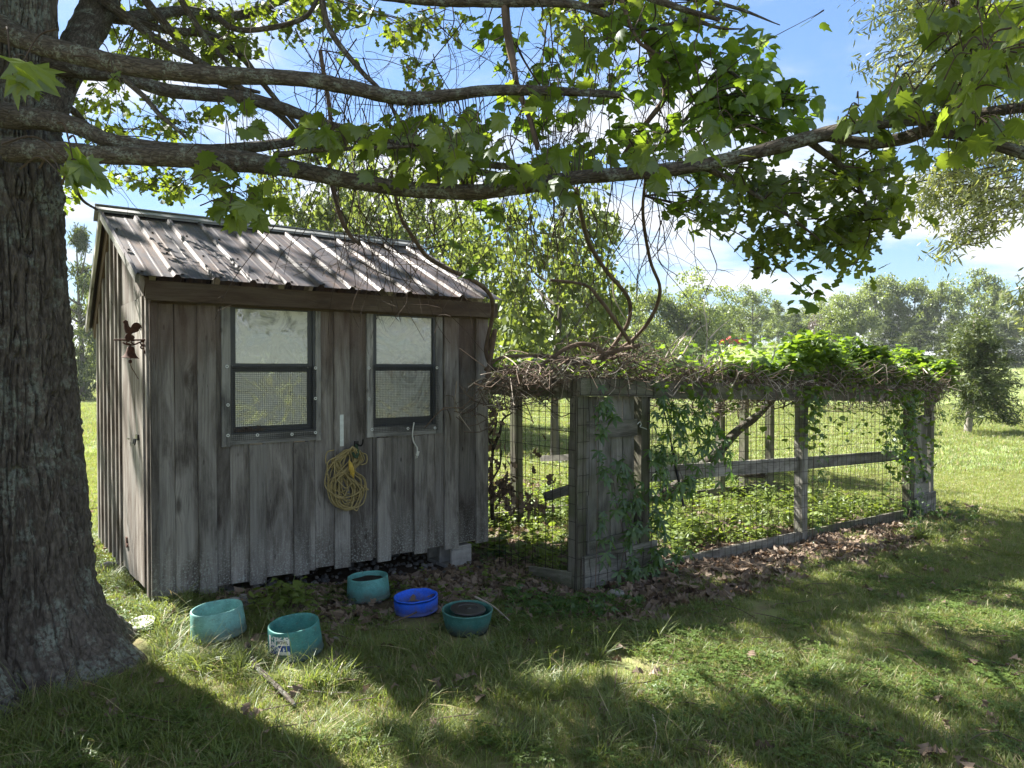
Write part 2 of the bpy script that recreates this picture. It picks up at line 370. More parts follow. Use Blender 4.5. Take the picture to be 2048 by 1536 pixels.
def tub(name, col, seed):
    t = NT(name); c = t.coord(); n = t.noise(c, 9 + seed, 6, .65); n2 = t.noise(t.map(c, (1, 1, 3)), 70, 4, .7); sz = t.n('ShaderNodeSeparateXYZ'); t.l(c, sz.inputs[0])
    k = t.mix(t.ramp(n, [(.3, 0), (.7, 1)]), tuple(x * .72 for x in col), tuple(min(1, x * 1.22 + .02) for x in col)); k = t.mix(t.math('MULTIPLY', t.ramp(n2, [(.56, 0), (.66, 1)]), .5), k, tuple(min(1, x * 1.5 + .10) for x in col))
    dirt = t.ramp(t.math('SUBTRACT', t.math('MULTIPLY', n, .16), sz.outputs[2]), [(0.0, 0), (.055, 1)]); k = t.mix(t.math('MULTIPLY', dirt, .7), k, (.07, .055, .04))
    k = t.mix(t.math('MULTIPLY', t.ramp(t.noise(c, 26, 5, .7), [(.58, 0), (.68, 1)]), .45), k, (.10, .085, .06))
    return t.done(t.pbr(k, t.ramp(n, [(.3, .45), (.7, .75)]), 0, t.bump(n2, .12, .003), .4))
for q_, (nm_, cl_) in {'teal1': ('faded teal tub', (.155, .36, .33)), 'teal2': ('dark teal tub', (.035, .18, .165)), 'teal3': ('teal tub', (.085, .28, .255)), 'teal4': ('deep green tub', (.03, .135, .115)), 'blue': ('bright blue tub', (.006, .11, .72))}.items(): M[q_] = tub(nm_, cl_, len(nm_))
M['soil'] = flat('dark wet soil', (.022, .017, .013), .8, 0, .3, .5, 60)
M['rotten'] = flat('rotten wood', (.07, .055, .04), .95, 0, .1, .5, 30)
M['white'] = flat('white', (.6, .6, .58), .7, 0, .3, .12, 40)
M['red'] = flat('red paint', (.5, .03, .03), .5, 0, .4, .1, 3)
M['interior'] = flat('light-bouncing pale interior wood', (.50, .47, .40), .9, 0, .2, .3, 6)  # interior wood made pale to bounce light towards the windows
# corrugated metal
t = NT('weathered metal roofing'); c = t.coord('pos')
n1 = t.noise(c, 2.2, 6, .65, .4); n2 = t.noise(c, 60, 4, .75); n3 = t.noise(t.map(c, (1, 1, 1)), 9, 5, .7)
col = t.mix(t.ramp(n1, [(.35, 0), (.65, 1)]), (.045, .043, .054), (.088, .080, .084)); col = t.mix(t.math('MULTIPLY', t.ramp(n2, [(.42, 0), (.6, 1)]), .55), col, (.05, .048, .06))
col = t.mix(t.math('MULTIPLY', t.ramp(n3, [(.5, 0), (.64, 1)]), .45), col, (.11, .075, .06))
rt_ = t.n('ShaderNodeMapping'); rt_.inputs['Rotation'].default_value = (0, 0, -math.atan2(math.cos(R(53.33)), math.sin(R(53.33)))); t.l(c, rt_.inputs[0])
n4 = t.noise(t.map(rt_.outputs[0], (9, 1.1, 1)), 1.5, 6, .7, .3); col = t.mix(t.math('MULTIPLY', t.ramp(n4, [(.46, 0), (.62, 1)]), .65), col, (.105, .066, .048))
n5 = t.noise(t.map(rt_.outputs[0], (22, 1.6, 1)), 1.5, 5, .7); col = t.mix(t.math('MULTIPLY', t.ramp(n5, [(.5, 0), (.62, 1)]), .5), col, (.035, .034, .042))
M['roof'] = t.done(t.pbr(col, t.ramp(n2, [(.3, .42), (.7, .7)]), .08, t.bump(n2, .12, .002), .16))
t = NT('galvanised trim'); c = t.coord('pos'); n2 = t.noise(c, 25, 5, .7); M['rooftrim'] = t.done(t.pbr(t.mix(n2, (.16, .16, .17), (.30, .31, .31)), .5, .5, t.bump(n2, .1, .002), .5))
# dust film and painted pale reflections on window glass
t = NT('dusty glass with painted reflections'); c = t.coord('pos')
dust_refl = t.ramp(t.noise(t.map(c, (1, 1, 1)), 3.6, 8, .70, 3.0), [(.39, .32), (.58, .93)])
tr = t.n('ShaderNodeBsdfTransparent'); tr.inputs[0].default_value = (.90, .93, .92, 1); gl = t.n('ShaderNodeBsdfGlossy'); gl.inputs['Roughness'].default_value = .015; gl.inputs[0].default_value = (.95, .97, 1, 1)
t.l(t.bump(t.noise(c, 3, 2), .04, .02), gl.inputs['Normal'])
fr = t.n('ShaderNodeFresnel'); fr.inputs[0].default_value = 1.6
m1 = t.n('ShaderNodeMixShader'); t.l(t.math('ADD', t.math('MULTIPLY', fr.outputs[0], 1.4), .10), m1.inputs[0]); t.l(tr.outputs[0], m1.inputs[1]); t.l(gl.outputs[0], m1.inputs[2])
df = t.n('ShaderNodeBsdfDiffuse'); df.inputs[0].default_value = (.74, .75, .68, 1)
m2 = t.n('ShaderNodeMixShader'); t.l(dust_refl, m2.inputs[0]); t.l(m1.outputs[0], m2.inputs[1]); t.l(df.outputs[0], m2.inputs[2]); M['glass'] = t.done(m2.outputs[0])
# crumpled plastic sheet behind the glass
t = NT('crumpled clear plastic'); c = t.coord('pos'); h = t.noise(c, 7, 6, .6, 1.5)
tr = t.n('ShaderNodeBsdfTransparent'); tl = t.n('ShaderNodeBsdfTranslucent'); tl.inputs[0].default_value = (.85, .87, .82, 1); df = t.n('ShaderNodeBsdfDiffuse'); df.inputs[0].default_value = (.72, .73, .68, 1)
gl = t.n('ShaderNodeBsdfGlossy'); gl.inputs['Roughness'].default_value = .15; t.l(t.bump(h, 1, .05), gl.inputs['Normal'])
a1 = t.n('ShaderNodeMixShader'); a1.inputs[0].default_value = .5; t.l(tl.outputs[0], a1.inputs[1]); t.l(df.outputs[0], a1.inputs[2])
a2 = t.n('ShaderNodeMixShader'); a2.inputs[0].default_value = .25; t.l(a1.outputs[0], a2.inputs[1]); t.l(gl.outputs[0], a2.inputs[2])
a3 = t.n('ShaderNodeMixShader'); t.l(t.ramp(h, [(.38, .25), (.62, .85)]), a3.inputs[0]); t.l(tr.outputs[0], a3.inputs[1]); t.l(a2.outputs[0], a3.inputs[2]); M['plastic'] = t.done(a3.outputs[0])
# ground
t = NT('lawn soil and thatch'); c = t.coord('pos'); a = t.n('ShaderNodeAttribute', attribute_name='zone'); sp = t.n('ShaderNodeSeparateXYZ'); t.l(a.outputs['Vector'], sp.inputs[0])
n1 = t.noise(c, .7, 5, .6); n2 = t.noise(c, 40, 5, .7); n3 = t.noise(c, 6, 4, .6)
lawn = t.mix(n2, (.12, .125, .05), (.24, .235, .115)); lawn = t.mix(t.ramp(n1, [(.4, 0), (.65, 1)]), lawn, (.21, .24, .095)); lawn = t.mix(t.math('MULTIPLY', t.ramp(n3, [(.45, 0), (.62, 1)]), .7), lawn, (.17, .135, .085))
farg = t.mix(t.ramp(t.noise(c, .25, 5, .6), [(.35, 0), (.65, 1)]), (.19, .25, .10), (.30, .34, .15)); farg = t.mix(t.math('MULTIPLY', n2, .4), farg, (.06, .10, .03))
soil = t.mix(n2, (.045, .034, .026), (.12, .09, .065))
col = t.mix(sp.outputs[0], lawn, farg); col = t.mix(sp.outputs[1], col, soil)
M['ground'] = t.done(t.pbr(col, .95, 0, t.bump(t.math('ADD', n2, n3), .6, .02), .1))
# ------------------------------------------------------------------ ground sheet
def axis(segs):
    out = []
    for a, b, st in segs: out += list(np.arange(a, b, st))
    return np.array(out + [segs[-1][1]])
gx = axis([(-300, -60, 24), (-60, -14, 2), (-14, -6, .4), (-6, 9, .11), (9, 16, .4), (16, 60, 2), (60, 300, 24)])
gy = axis([(-100, -20, 16), (-20, 1, 1.5), (1, 12.5, .11), (12.5, 22, .4), (22, 110, 2), (110, 400, 29)])
GX, GY = np.meshgrid(gx, gy); GZ = gz(GX, GY)
nxx, nyy = len(gx), len(gy); idx = np.arange(nxx * nyy).reshape(nyy, nxx)
Fg = np.stack([idx[:-1, :-1], idx[:-1, 1:], idx[1:, 1:], idx[1:, :-1]], -1).reshape(-1, 4)
me = np_mesh('ground', np.stack([GX, GY, GZ], -1).reshape(-1, 3), Fg, None, True)
C0 = Vector((-2.231, 4.561, 0)); YAW = R(53.33); AX = Vector((math.sin(YAW), math.cos(YAW), 0)); BX = Vector((-math.cos(YAW), math.sin(YAW), 0)); UZ = Vector((0, 0, 1))
ZB = 0.14; W_, D_ = 2.508, 1.969
P0 = Vector((0.435, 5.32, 0)); P1 = Vector((5.24, 9.25, 0)); CL = (P1 - P0).length; CA = (P1 - P0).normalized(); CB = Vector((-CA.y, CA.x, 0))
def litter(x, y):                                   # how much brown leaf litter lies here, 0..1
    x = np.asarray(x, float); y = np.asarray(y, float)
    s = (x - P0.x) * CA.x + (y - P0.y) * CA.y; w = (x - P0.x) * CB.x + (y - P0.y) * CB.y
    a = (x - C0.x) * AX.x + (y - C0.y) * AX.y; b = (x - C0.x) * BX.x + (y - C0.y) * BX.y
    n = vnoise2(x * 2.3 + 9, y * 2.3 + 3) * .6 + vnoise2(x * 6 + 9, y * 6 + 3) * .4
    front = sstep(s, -1.0, -.2) * (1 - .35 * sstep(s, 2, 4)) * (1 - sstep(s, 5.5, 7.2)) * sstep(w, -.95, -.05) * (1 - sstep(w, .1, 1.2) * .7)
    under = sstep(a, .1, 1.1) * (1 - sstep(a, 3.0, 3.5)) * sstep(b, -1.15 , -.45) * (1 - sstep(b, 2.0, 2.3))
    m = np.maximum(front, under)
    return np.clip(m * 1.35 + (n - .52) * 1.8 * (m > .02), 0, 1)
lt = litter(GX, GY)
farz = sstep(GY + (vnoise2(GX * .4, GY * .4) - .5) * 1.2 - .05 * GX, 12.2, 13.0)
zone = np.stack([farz, lt, lt * 0], -1).reshape(-1, 3)
a = me.attributes.new('zone', 'FLOAT_VECTOR', 'POINT'); a.data.foreach_set('vector', zone.astype(np.float32).ravel())
tag(obj('ground', me, M['ground']), kind='structure')

# ------------------------------------------------------------------ board builder
def board(name, parent, mat, base, X, Z, w, T, L, skew_top=0.0, skew_bot=0.0, jit=.0015, segs=5, label=None):
    """base = centre of the board's lower edge on its BACK face; X = across, Z = along; front face is base + T * N, N = Z x X reversed to face out"""
    X = Vector(X).normalized(); Z = Vector(Z).normalized(); Y = Z.cross(X)     # right handed X,Y,Z ; -Y is the front
    h = w / 2; c = min(.003, T * .3, w * .2)
    ring = [(-h + c, -T), (h - c, -T), (h, -T + c), (h, -.0), (-h, 0), (-h, -T + c)]
    V = []; F = []; n = len(ring)
    for i in range(segs + 1):
        t_ = i / segs
        for (x, y) in ring:
            z0 = skew_bot * (x / w) ; z1 = L + skew_top * (x / w)
            jx = random.uniform(-jit, jit) if 0 < i < segs else 0
            V.append((x + jx, y + random.uniform(-jit, jit) * .5, z0 * (1 - t_) + z1 * t_))
    for i in range(segs):
        for k in range(n):
            k2 = (k + 1) % n; F.append((i*n+k, i*n+k2, (i+1)*n+k2, (i+1)*n+k))
    F.append(tuple(range(n))[::-1]); F.append(tuple(segs * n + k for k in range(n)))
    Mx = Matrix(((X.x, Y.x, Z.x, base[0]), (X.y, Y.y, Z.y, base[1]), (X.z, Y.z, Z.z, base[2]), (0, 0, 0, 1)))
    o = obj(name, np_mesh(name, V, F), mat, parent, Mx)
    if label: o['label'] = label
    return o
def beam(name, parent, mat, p, q, w, t, up=UZ, label=None):   # timber from p to q, w high (along up), t thick
    p = Vector(p); q = Vector(q); Z = (q - p).normalized(); X = (Vector(up) - Z * Vector(up).dot(Z)).normalized()
    Y = Z.cross(X)
    return board(name, parent, mat, p + Y * t / 2, X, Z, w, t, (q - p).length, segs=6, label=label)
def SP(a, b, z): return C0 + AX * a + BX * b + UZ * z
def hit(u, v, P, N):
    r = ray(u, v); t_ = (Vector(P) - EYE).dot(N) / r.dot(N); return EYE + r * t_
def wal(u, v, off=0.0):                            # pixel -> (a, z) on the front wall
    p = hit(u, v, C0 - BX * off, BX); q = p - C0; return q.dot(AX), p.z
def wal3(u, v, off=0.0): return hit(u, v, C0 - BX * off, BX)
def sid(u, v, off=0.0):                            # pixel -> (b, z) on the gable wall
    p = hit(u, v, C0 - AX * off, AX); q = p - C0; return q.dot(BX), p.z

# ------------------------------------------------------------------ shed
ZE, ZR, ZE2, RF, OF = 2.119, 2.736, 1.911, 1.269, .133
GL, GR = .10, .07
shed = empty('wooden_shed', SP(W_ / 2, D_ / 2, .0), 'small weathered grey board and batten shed with a ribbed metal roof under the tree', 'shed')
def roofz(b): return ZE + (ZR - ZE) * (b + OF) / (RF + OF) if b < RF else ZR + (ZE2 - ZR) * (b - RF) / (D_ + OF - RF)
WT = 2.01                                           # top of the front wall boards
win = []                                            # (a0, a1, zbottom) of the two window holes
w1 = dict(fl=wal(457, 738)[0], fr=wal(627, 738)[0], ft=wal(540, 612)[1], fb=wal(540, 866)[1])
w2 = dict(fl=wal(742, 738)[0], fr=wal(866, 738)[0], ft=wal(800, 629)[1], fb=wal(800, 853)[1])
for w, vb in ((w1, 885), (w2, 871)): win.append((w['fl'], w['fr'], w['fb'], wal((w['fl'] > .9 and 804) or 545, vb)[1] - .004))
ft = max(w1['ft'], w2['ft'])
# columns of the front wall, u at the height of row 1100: (u0, u1, is_batten)
cols = [(304,350,0),(350,395,0),(395,431,1),(431,496,0),(496,529,1),(529,584,0),(584,614,1),(614,665,0),(665,696,1),(696,750,0),(750,777,1),(777,824,0),
        (824,849,1),(849,884,0),(884,912,1),(912,947,0),(947,974,1)]
first_batt = True
for (u0, u1, bt) in cols:
    a0, a1 = wal(u0, 1100)[0], wal(u1, 1100)[0]; a0 = max(a0, .0); a1 = min(a1, W_)
    segs_ = []; lo, hi = a0, a1
    for (f0, f1, fb, fb2) in win:
        if hi <= f0 or lo >= f1: continue
        o0, o1 = max(lo, f0), min(hi, f1)
        if o1 - o0 > .015: segs_.append((o0, o1, fb2 if bt else fb))
        if lo < o0 - .012: segs_.append((lo, o0, None))
        lo = o1
        if hi - lo < .012: lo = hi
    if hi - lo > .012: segs_.append((lo, hi, None))
    for (s0, s1, fb) in segs_:
        g = .0025 if not bt else 0
        if not bt:
            if any(abs(s0 - wal(q[0], 1100)[0]) < .004 or abs(s0 - wal(q[1], 1100)[0]) < .004 for q in cols if q[2]): s0 -= .014
            if any(abs(s1 - wal(q[0], 1100)[0]) < .004 or abs(s1 - wal(q[1], 1100)[0]) < .004 for q in cols if q[2]): s1 += .014
        w = s1 - s0 - g; zb = ZB + .032 * (s0 / W_) + random.uniform(-.005, .005) - (.020 if bt else 0); top = WT if fb is None else fb
        if bt: zb += random.uniform(-.006, .006)
        off = .0255 if bt else random.uniform(0, .0035)
        nm = 'batten' if bt else 'wall_board'
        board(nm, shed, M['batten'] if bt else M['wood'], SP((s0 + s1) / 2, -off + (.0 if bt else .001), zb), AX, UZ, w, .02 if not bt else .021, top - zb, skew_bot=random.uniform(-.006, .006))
# corner board on the left and the narrow strip at the right end
board('corner_board', shed, M['wood'], SP(wal(310, 900)[0] / 2 + .002, -.0225, ZB - .01), AX, UZ, .045, .02, WT - ZB + .01)
# gable wall: boards and battens up to the roof line
gb = [sid(u, 900)[0] for u in (299, 252, 244, 236, 228, 221, 214, 207, 204)]
edges = [0.0]; bb = .0
def gable_board(b0, b1, off, mat, nm, zb=None, zt=None):
    zb = ZB + random.uniform(-.01, .01) if zb is None else zb
    m = (b0 + b1) / 2; z0 = roofz(b0) - .05; z1 = roofz(b1) - .05
    zt = (z0 + z1) / 2 if zt is None else zt; sk = (z0 - z1) if zt == (z0 + z1) / 2 else 0   # X runs along -BX
    board(nm, shed, mat, SP(-off, m, zb), -BX, UZ, b1 - b0 - .002, .02, zt - zb, skew_top=sk)
DB0, DB1 = .055, sid(252, 900)[0]
DZT = 2.0
gable_board(.0, DB0, 0.0, M['gable'], 'corner_board')
gable_board(DB0, DB1, -.001, M['gable'], 'wall_board', zb=DZT + .005)
nb = 6; xs = np.linspace(DB1, D_, nb + 1)
for i in range(nb):
    gable_board(xs[i], xs[i + 1], -.002, M['gable'], 'wall_board')
for i in range(nb + 1):
    c_ = min(max(xs[i], DB1 + .03), D_ - .03); gable_board(c_ - .026, c_ + .026, .0185, M['gable'], 'batten')
# side door of three bleached boards with hinges, latch and a cut-out
dz0 = ZB + .03
door = board('door', shed, M['gable'], SP(-.003, (DB0 + DB1) / 2, dz0), -BX, UZ, (DB1 - DB0) * .36, .024, DZT - dz0, skew_bot=.01)
door['label'] = 'narrow bleached side door of upright boards'
dw = (DB1 - DB0) * .32
board('door_board', door, M['gable'], SP(-.002, DB1 - dw / 2 - .003, dz0), -BX, UZ, dw - .006, .024, DZT - dz0)
board('door_board', door, M['gable'], SP(-.006, DB0 + dw / 2 + .006, dz0 + .02), -BX, UZ, dw - .012, .024, DZT - dz0 - .02, skew_top=.02)
mb = MB(); b_, z_ = sid(268, 876); mb.box(SP(-.04, b_ - .02, z_), .006, .07, .008, AX, BX, UZ); mb.build('bolt', M['black'], door); mb = MB(); b_, z_ = sid(287, 874); mb.box(SP(-.036, b_, z_), .012, .06, .035, AX, BX, UZ)
mb.build('latch', M['black'], door); mb = MB(); P_ = [SP(-.05, b_ - .02, z_ - .01), SP(-.055, b_ - .02, z_ - .04), SP(-.055, b_ + .02, z_ - .045), SP(-.05, b_ + .02, z_ - .01)]
mb.tube(crom(P_, 4), .006, 6); mb.build('padlock', M['black'], door)
mb = MB(); b_, z_ = sid(263, 1083); mb.box(SP(-.031, b_, z_), .008, .035, .07, AX, BX, UZ).box(SP(-.034, b_ - .035, z_ - .012), .005, .05, .016, AX, BX, UZ); mb.build('hinge', M['iron'], door)
# floor, inner back wall with its opening, far side wall
mb = MB(); mb.box(SP(W_ / 2, D_ / 2, ZB + .03), W_ - .05, D_ - .05, .03, AX, BX, UZ); mb.build('floor', M['interior'], shed)
ob0, ob1, oz0, oz1 = .98, 1.75, .90, 1.72
for i in range(11):
    a0 = .0 + i * W_ / 11; a1 = a0 + W_ / 11; m = (a0 + a1) / 2; zt = roofz(D_) - .05
    if ob0 < m < ob1:
        board('back_board', shed, M['interior'], SP(m, D_ + .0, ZB), AX, UZ, a1 - a0 - .001, .02, oz0 - ZB); board('back_board', shed, M['interior'], SP(m, D_, oz1), AX, UZ, a1 - a0 - .001, .02, zt - oz1)
    else: board('back_board', shed, M['interior'], SP(m, D_, ZB), AX, UZ, a1 - a0 - .001, .02, zt - ZB)
for i in range(9):
    b0 = .02 + i * (D_ - .04) / 9; b1 = b0 + (D_ - .04) / 9
    board('side_board', shed, M['wood'], SP(W_ - .022, (b0 + b1) / 2, ZB), BX, UZ, b1 - b0 - .001, .02, (roofz(b0) + roofz(b1)) / 2 - .05 - ZB, skew_top=roofz(b1) - roofz(b0))
# skirt board at the low left corner
sa0 = wal(308, 1180)[0]; sa1 = wal(450, 1180)[0]
board('skirt_board', shed, M['wood'], SP(sa0, .004, ZB - .045), -UZ * -1, AX, .13, .02, sa1 - sa0)
# eaves: fascia, frieze, soffit
fz0 = ZE - .165
beam('fascia', shed, M['brown'], SP(-GL + .06, -OF + .045, ZE - .088), SP(W_ + GR - .02, -OF + .045, ZE - .088), .118, .035)
beam('frieze_board', shed, M['brown'], SP(.0, -.036, WT - .02), SP(W_, -.036, WT - .02), .06, .026)
mb = MB(); mb.box(SP(W_ / 2, -.055, ZE - .145), W_ + .02, .07, .012, AX, BX, UZ); mb.build('soffit', M['brown'], shed)
# rafters and barge boards on the gable
def slope_pt(a, b, dz): return SP(a, b, roofz(b) + dz)
for (b0, b1, dz, off, wd, mt, nm) in ((-.10, RF, -.085, .035, .12, 'brown', 'barge_board'), (RF, D_ + OF - .03, -.085, .035, .12, 'brown', 'barge_board'),
                                  (-.125, RF, -.028, GL - .012, .055, 'trim', 'rake_trim'), (RF, D_ + OF, -.028, GL - .012, .055, 'trim', 'rake_trim')):
    p = SP(-off, b0, 0); q = SP(-off, b1, 0)
    z0 = ZE + (ZR - ZE) * (b0 + OF) / (RF + OF) if b1 <= RF else ZR; z1 = ZR if b1 <= RF else roofz(b1)
    p.z = z0 + dz; q.z = z1 + dz
    beam(nm, shed, M[mt], p, q, wd, .022, UZ)
for a_ in (.02, W_ * .33, W_ * .66, W_ - .04):
    p = SP(a_, .012, roofz(.012) - .07); q = SP(a_, RF - .01, ZR - .07); beam('rafter', shed, M['interior'], p, q, .09, .04)
    p = SP(a_, RF + .01, ZR - .07); q = SP(a_, D_ + .05, roofz(D_ + .05) - .07); beam('rafter', shed, M['interior'], p, q, .09, .04)
# ribbed metal sheets, three a side
def rib_profile(x0, x1, pitch=.2286):
    pts = []; k0 = math.floor(x0 / pitch) - 1
    for k in range(k0, k0 + int((x1 - x0) / pitch) + 4):
        c_ = k * pitch
        pts += [(c_ - .024, 0), (c_ - .010, .019), (c_ + .010, .019), (c_ + .024, 0)]
        for m_ in (.076, .152): pts += [(c_ + m_ - .012, 0), (c_ + m_ - .004, .0018), (c_ + m_ + .004, .0018), (c_ + m_ + .012, 0)]
    pts = [p for p in pts if x0 < p[0] < x1]; 
    return [(x0, 0)] + pts + [(x1, 0)]
RA0, RA1 = -GL, W_ + GR
sheets = np.linspace(RA0, RA1, 4)
def roof_sheet(a0, a1, front, lift):
    prof = rib_profile(a0 - RA0 , a1 - RA0); V = []; n = 9
    if front: s0, s1, z0, z1 = -OF - .02, RF, ZE - .008, ZR
    else: s0, s1, z0, z1 = D_ + OF + .02, RF, ZE2 - .01, ZR
    nn = (BX * -(z1 - z0) + UZ * (s1 - s0)); nn = nn.normalized() * (1 if nn.z > 0 else -1)
    if nn.z < 0: nn = -nn
    for i in range(n):
        t_ = i / (n - 1)
        for (x, h) in prof:
            p = SP(RA0 + x, s0 + (s1 - s0) * t_, z0 + (z1 - z0) * t_) + nn * (h + lift + random.uniform(-.0006, .0006)); V.append(tuple(p))
    m = len(prof); F = [(i*m+k, i*m+k+1, (i+1)*m+k+1, (i+1)*m+k) for i in range(n - 1) for k in range(m - 1)]
    if not front: F = [f[::-1] for f in F]
    mb = MB(); mb.add(V, F); o = mb.build('roof_sheet', M['roof'], shed); sm = o.modifiers.new('s', 'SOLIDIFY'); sm.thickness = .0014; sm.offset = -1
    # dark screws
    sc = MB()
    for t_ in (.04, .34, .66, .95):
        k = math.ceil((a0 - RA0) / .2286)
        while k * .2286 < a1 - RA0:
            x = k * .2286 + .042 
            if x < a1 - RA0 - .02 : 
                p = SP(RA0 + x, s0 + (s1 - s0) * t_, z0 + (z1 - z0) * t_) + nn * (lift + .003); sc.box(p, .013, .013, .007, AX, BX, UZ)
            k += 1
    if front: sc.build('roof_screws', M['screw'], o)['kind'] = 'stuff'
for i in range(3):
    for fr_ in (True, False): roof_sheet(sheets[i] + (.0 if i == 0 else -.0), sheets[i + 1], fr_, .002 + .0022 * (i % 2))
mb = MB()
for sgn in (1, -1):
    b1 = RF - .10 if sgn > 0 else RF + .085
    p = SP((RA0 + RA1) / 2, (RF + b1) / 2, (ZR + roofz(b1)) / 2 + .034); d_ = (SP(0, b1, roofz(b1)) - SP(0, RF, ZR)); d_n = d_.normalized(); nn = d_n.cross(AX).normalized()
    mb.box(p, RA1 - RA0 + .05, d_.length + .01, .003, AX, d_n, nn)
    pe = SP((RA0 + RA1) / 2, b1, roofz(b1) + .024); mb.box(pe, RA1 - RA0 + .05, .003, .02, AX, BX, UZ)
mb.box(SP((RA0 + RA1) / 2, RF, ZR + .039), RA1 - RA0 + .05, .03, .010, AX, BX, UZ)
mb.build('ridge_cap', M['rooftrim'], shed)

# ------------------------------------------------------------------ windows
def rect_frame(mb, u0, u1, v0, v1, th, off, dep):   # picture-frame of bars, th in metres, from pixel rectangle
    a0, z1 = wal(u0, v0, off)[0], wal((u0 + u1) / 2, v0, off)[1]; a1, z0 = wal(u1, v0, off)[0], wal((u0 + u1) / 2, v1, off)[1]
    return a0, a1, z0, z1
def window(wn_, uvs, off_trim, lab):
    fl, fr_, ft_, fb = wn_['fl'], wn_['fr'], wn_['ft'], wn_['fb']
    zm = wal((uvs['gl'] + uvs['gr']) / 2, 736)[1]
    g0 = wal(uvs['gl'], 700)[0]; g1 = wal(uvs['gr'], 700)[0]
    zg = [wal((uvs['gl'] + uvs['gr']) / 2, v)[1] for v in uvs['zv']]        # upper glass top, upper bottom, lower top, lower bottom
    mb = MB(); O = -.012
    def bar(a0, a1, z0, z1, b0, b1): mb.box(SP((a0 + a1) / 2, (b0 + b1) / 2, (z0 + z1) / 2), a1 - a0, abs(b1 - b0), z1 - z0, AX, BX, UZ)
    # outer frame
    bar(fl, fl + .018, fb, ft_, -.034, .03); bar(fr_ - .018, fr_, fb, ft_, -.034, .03); bar(fl + .018, fr_ - .018, ft_ - .02, ft_, -.034, .03); bar(fl + .018, fr_ - .018, fb, fb + .018, -.034, .03)
    fo = mb.build('window', M['frame'], shed); fo['label'] = lab
    for (z0, z1, bf, nm) in ((zg[1], zg[0], -.024, 'upper'), (zg[3], zg[2], -.008, 'lower')):
        mb = MB()
        zt = ft_ - .02 if nm == 'upper' else z1 + .03; zb = z0 - .028 if nm == 'upper' else fb + .018
        def bar(a0, a1, z0, z1, b0, b1): mb.box(SP((a0 + a1) / 2, (b0 + b1) / 2, (z0 + z1) / 2), a1 - a0, abs(b1 - b0), z1 - z0, AX, BX, UZ)
        bar(fl + .018, g0, zb, zt, bf, bf + .014); bar(g1, fr_ - .018, zb, zt, bf, bf + .014); bar(g0, g1, z1, zt, bf, bf + .014); bar(g0, g1, zb, z0, bf, bf + .014)
        mb.build('sash', M['frame'], fo)
        mb = MB(); mb.box(SP((g0 + g1) / 2, bf + .007, (z0 + z1) / 2), g1 - g0 - .001, .004, z1 - z0 - .001, AX, BX, UZ); mb.build('pane', M['glass'], fo)
    # hardware cloth over the lower half
    ml, mr = wal(uvs['ml'], 800)[0], wal(uvs['mr'], 800)[0]; mt = zg[1] - .012; mbm = wal((uvs['ml'] + uvs['mr']) / 2, uvs['mb'])[1]
    mb = MB(); st = .0127
    for a_ in np.arange(ml, mr, st): p = SP(a_, -.0405, mbm); q = SP(a_, -.0405, mt); mb.tube([p, q], .0010, 4, False)
    for z_ in np.arange(mbm, mt, st): mb.tube([SP(ml, -.0425, z_), SP(mr, -.0425, z_)], .0010, 4, False)
    mb.build('hardware_cloth', M['gwire'], fo)
    # wood trim
    for (u0, u1, v0, v1, nm) in uvs['trim']:
        a0, z0 = wal(u0, v1); a1, z1 = wal(u1, v0); z0 = wal((u0 + u1) / 2, v1)[1]; z1 = wal((u0 + u1) / 2, v0)[1]
        if nm == 'h': board('trim_board', fo, M['trim'], SP(a0, -.019, (z0 + z1) / 2), UZ, AX, z1 - z0, .02, a1 - a0) if False else beam('trim_board', fo, M['trim'], SP(a0, -.029, (z0 + z1) / 2), SP(a1, -.029, (z0 + z1) / 2), z1 - z0, .018)
        else: board('trim_board', fo, M['trim'], SP((a0 + a1) / 2, -.0215, z0), AX, UZ, a1 - a0, .018, z1 - z0)
    for (u, v) in uvs['wash']:
        p = wal3(u, v, .044); mb = MB(); Mx = Matrix.Translation(p) @ (-BX).to_track_quat('Z', 'Y').to_matrix().to_4x4()
        mb.lathe([(.0045, -.003), (.0105, -.003), (.0115, 0), (.0095, .003), (.0045, .002)], 12, (0, 0, 0), Mx); wo_ = mb.build('washer', M['washer'], fo, None)
        mb = MB(); mb.lathe([(0.0001, -.002), (.0044, -.002), (.0038, .0035), (0.0001, .004)], 8, (0, 0, 0), Mx); mb.build('screw', M['screw'], fo)
    return fo
T1 = dict(gl=469, gr=613, zv=(621, 727, 744, 851), ml=459, mr=628, mb=876,
          trim=[(441, 457, 608, 893, 'v'), (628, 637, 614, 880, 'v'), (457.5, 636, 864.5, 884, 'h')],
          wash=[(454, 733), (456, 810), (456, 871), (515, 870), (631, 736), (631, 797), (631, 865), (584, 868.5)])
T2 = dict(gl=750, gr=860, zv=(634, 728, 741, 834), ml=741, mr=872, mb=862,
          trim=[(730, 742, 627, 874, 'v'), (866.5, 880, 632, 866, 'v'), (742.5, 874, 851, 870, 'h')],
          wash=[(738, 736), (738, 798), (744, 859), (816, 857), (874, 735.5), (870, 856)])
win1 = window(w1, T1, 0, 'left dark framed sash window with mesh over its lower pane')
win2 = window(w2, T2, 0, 'right dark framed sash window with mesh over its lower pane')
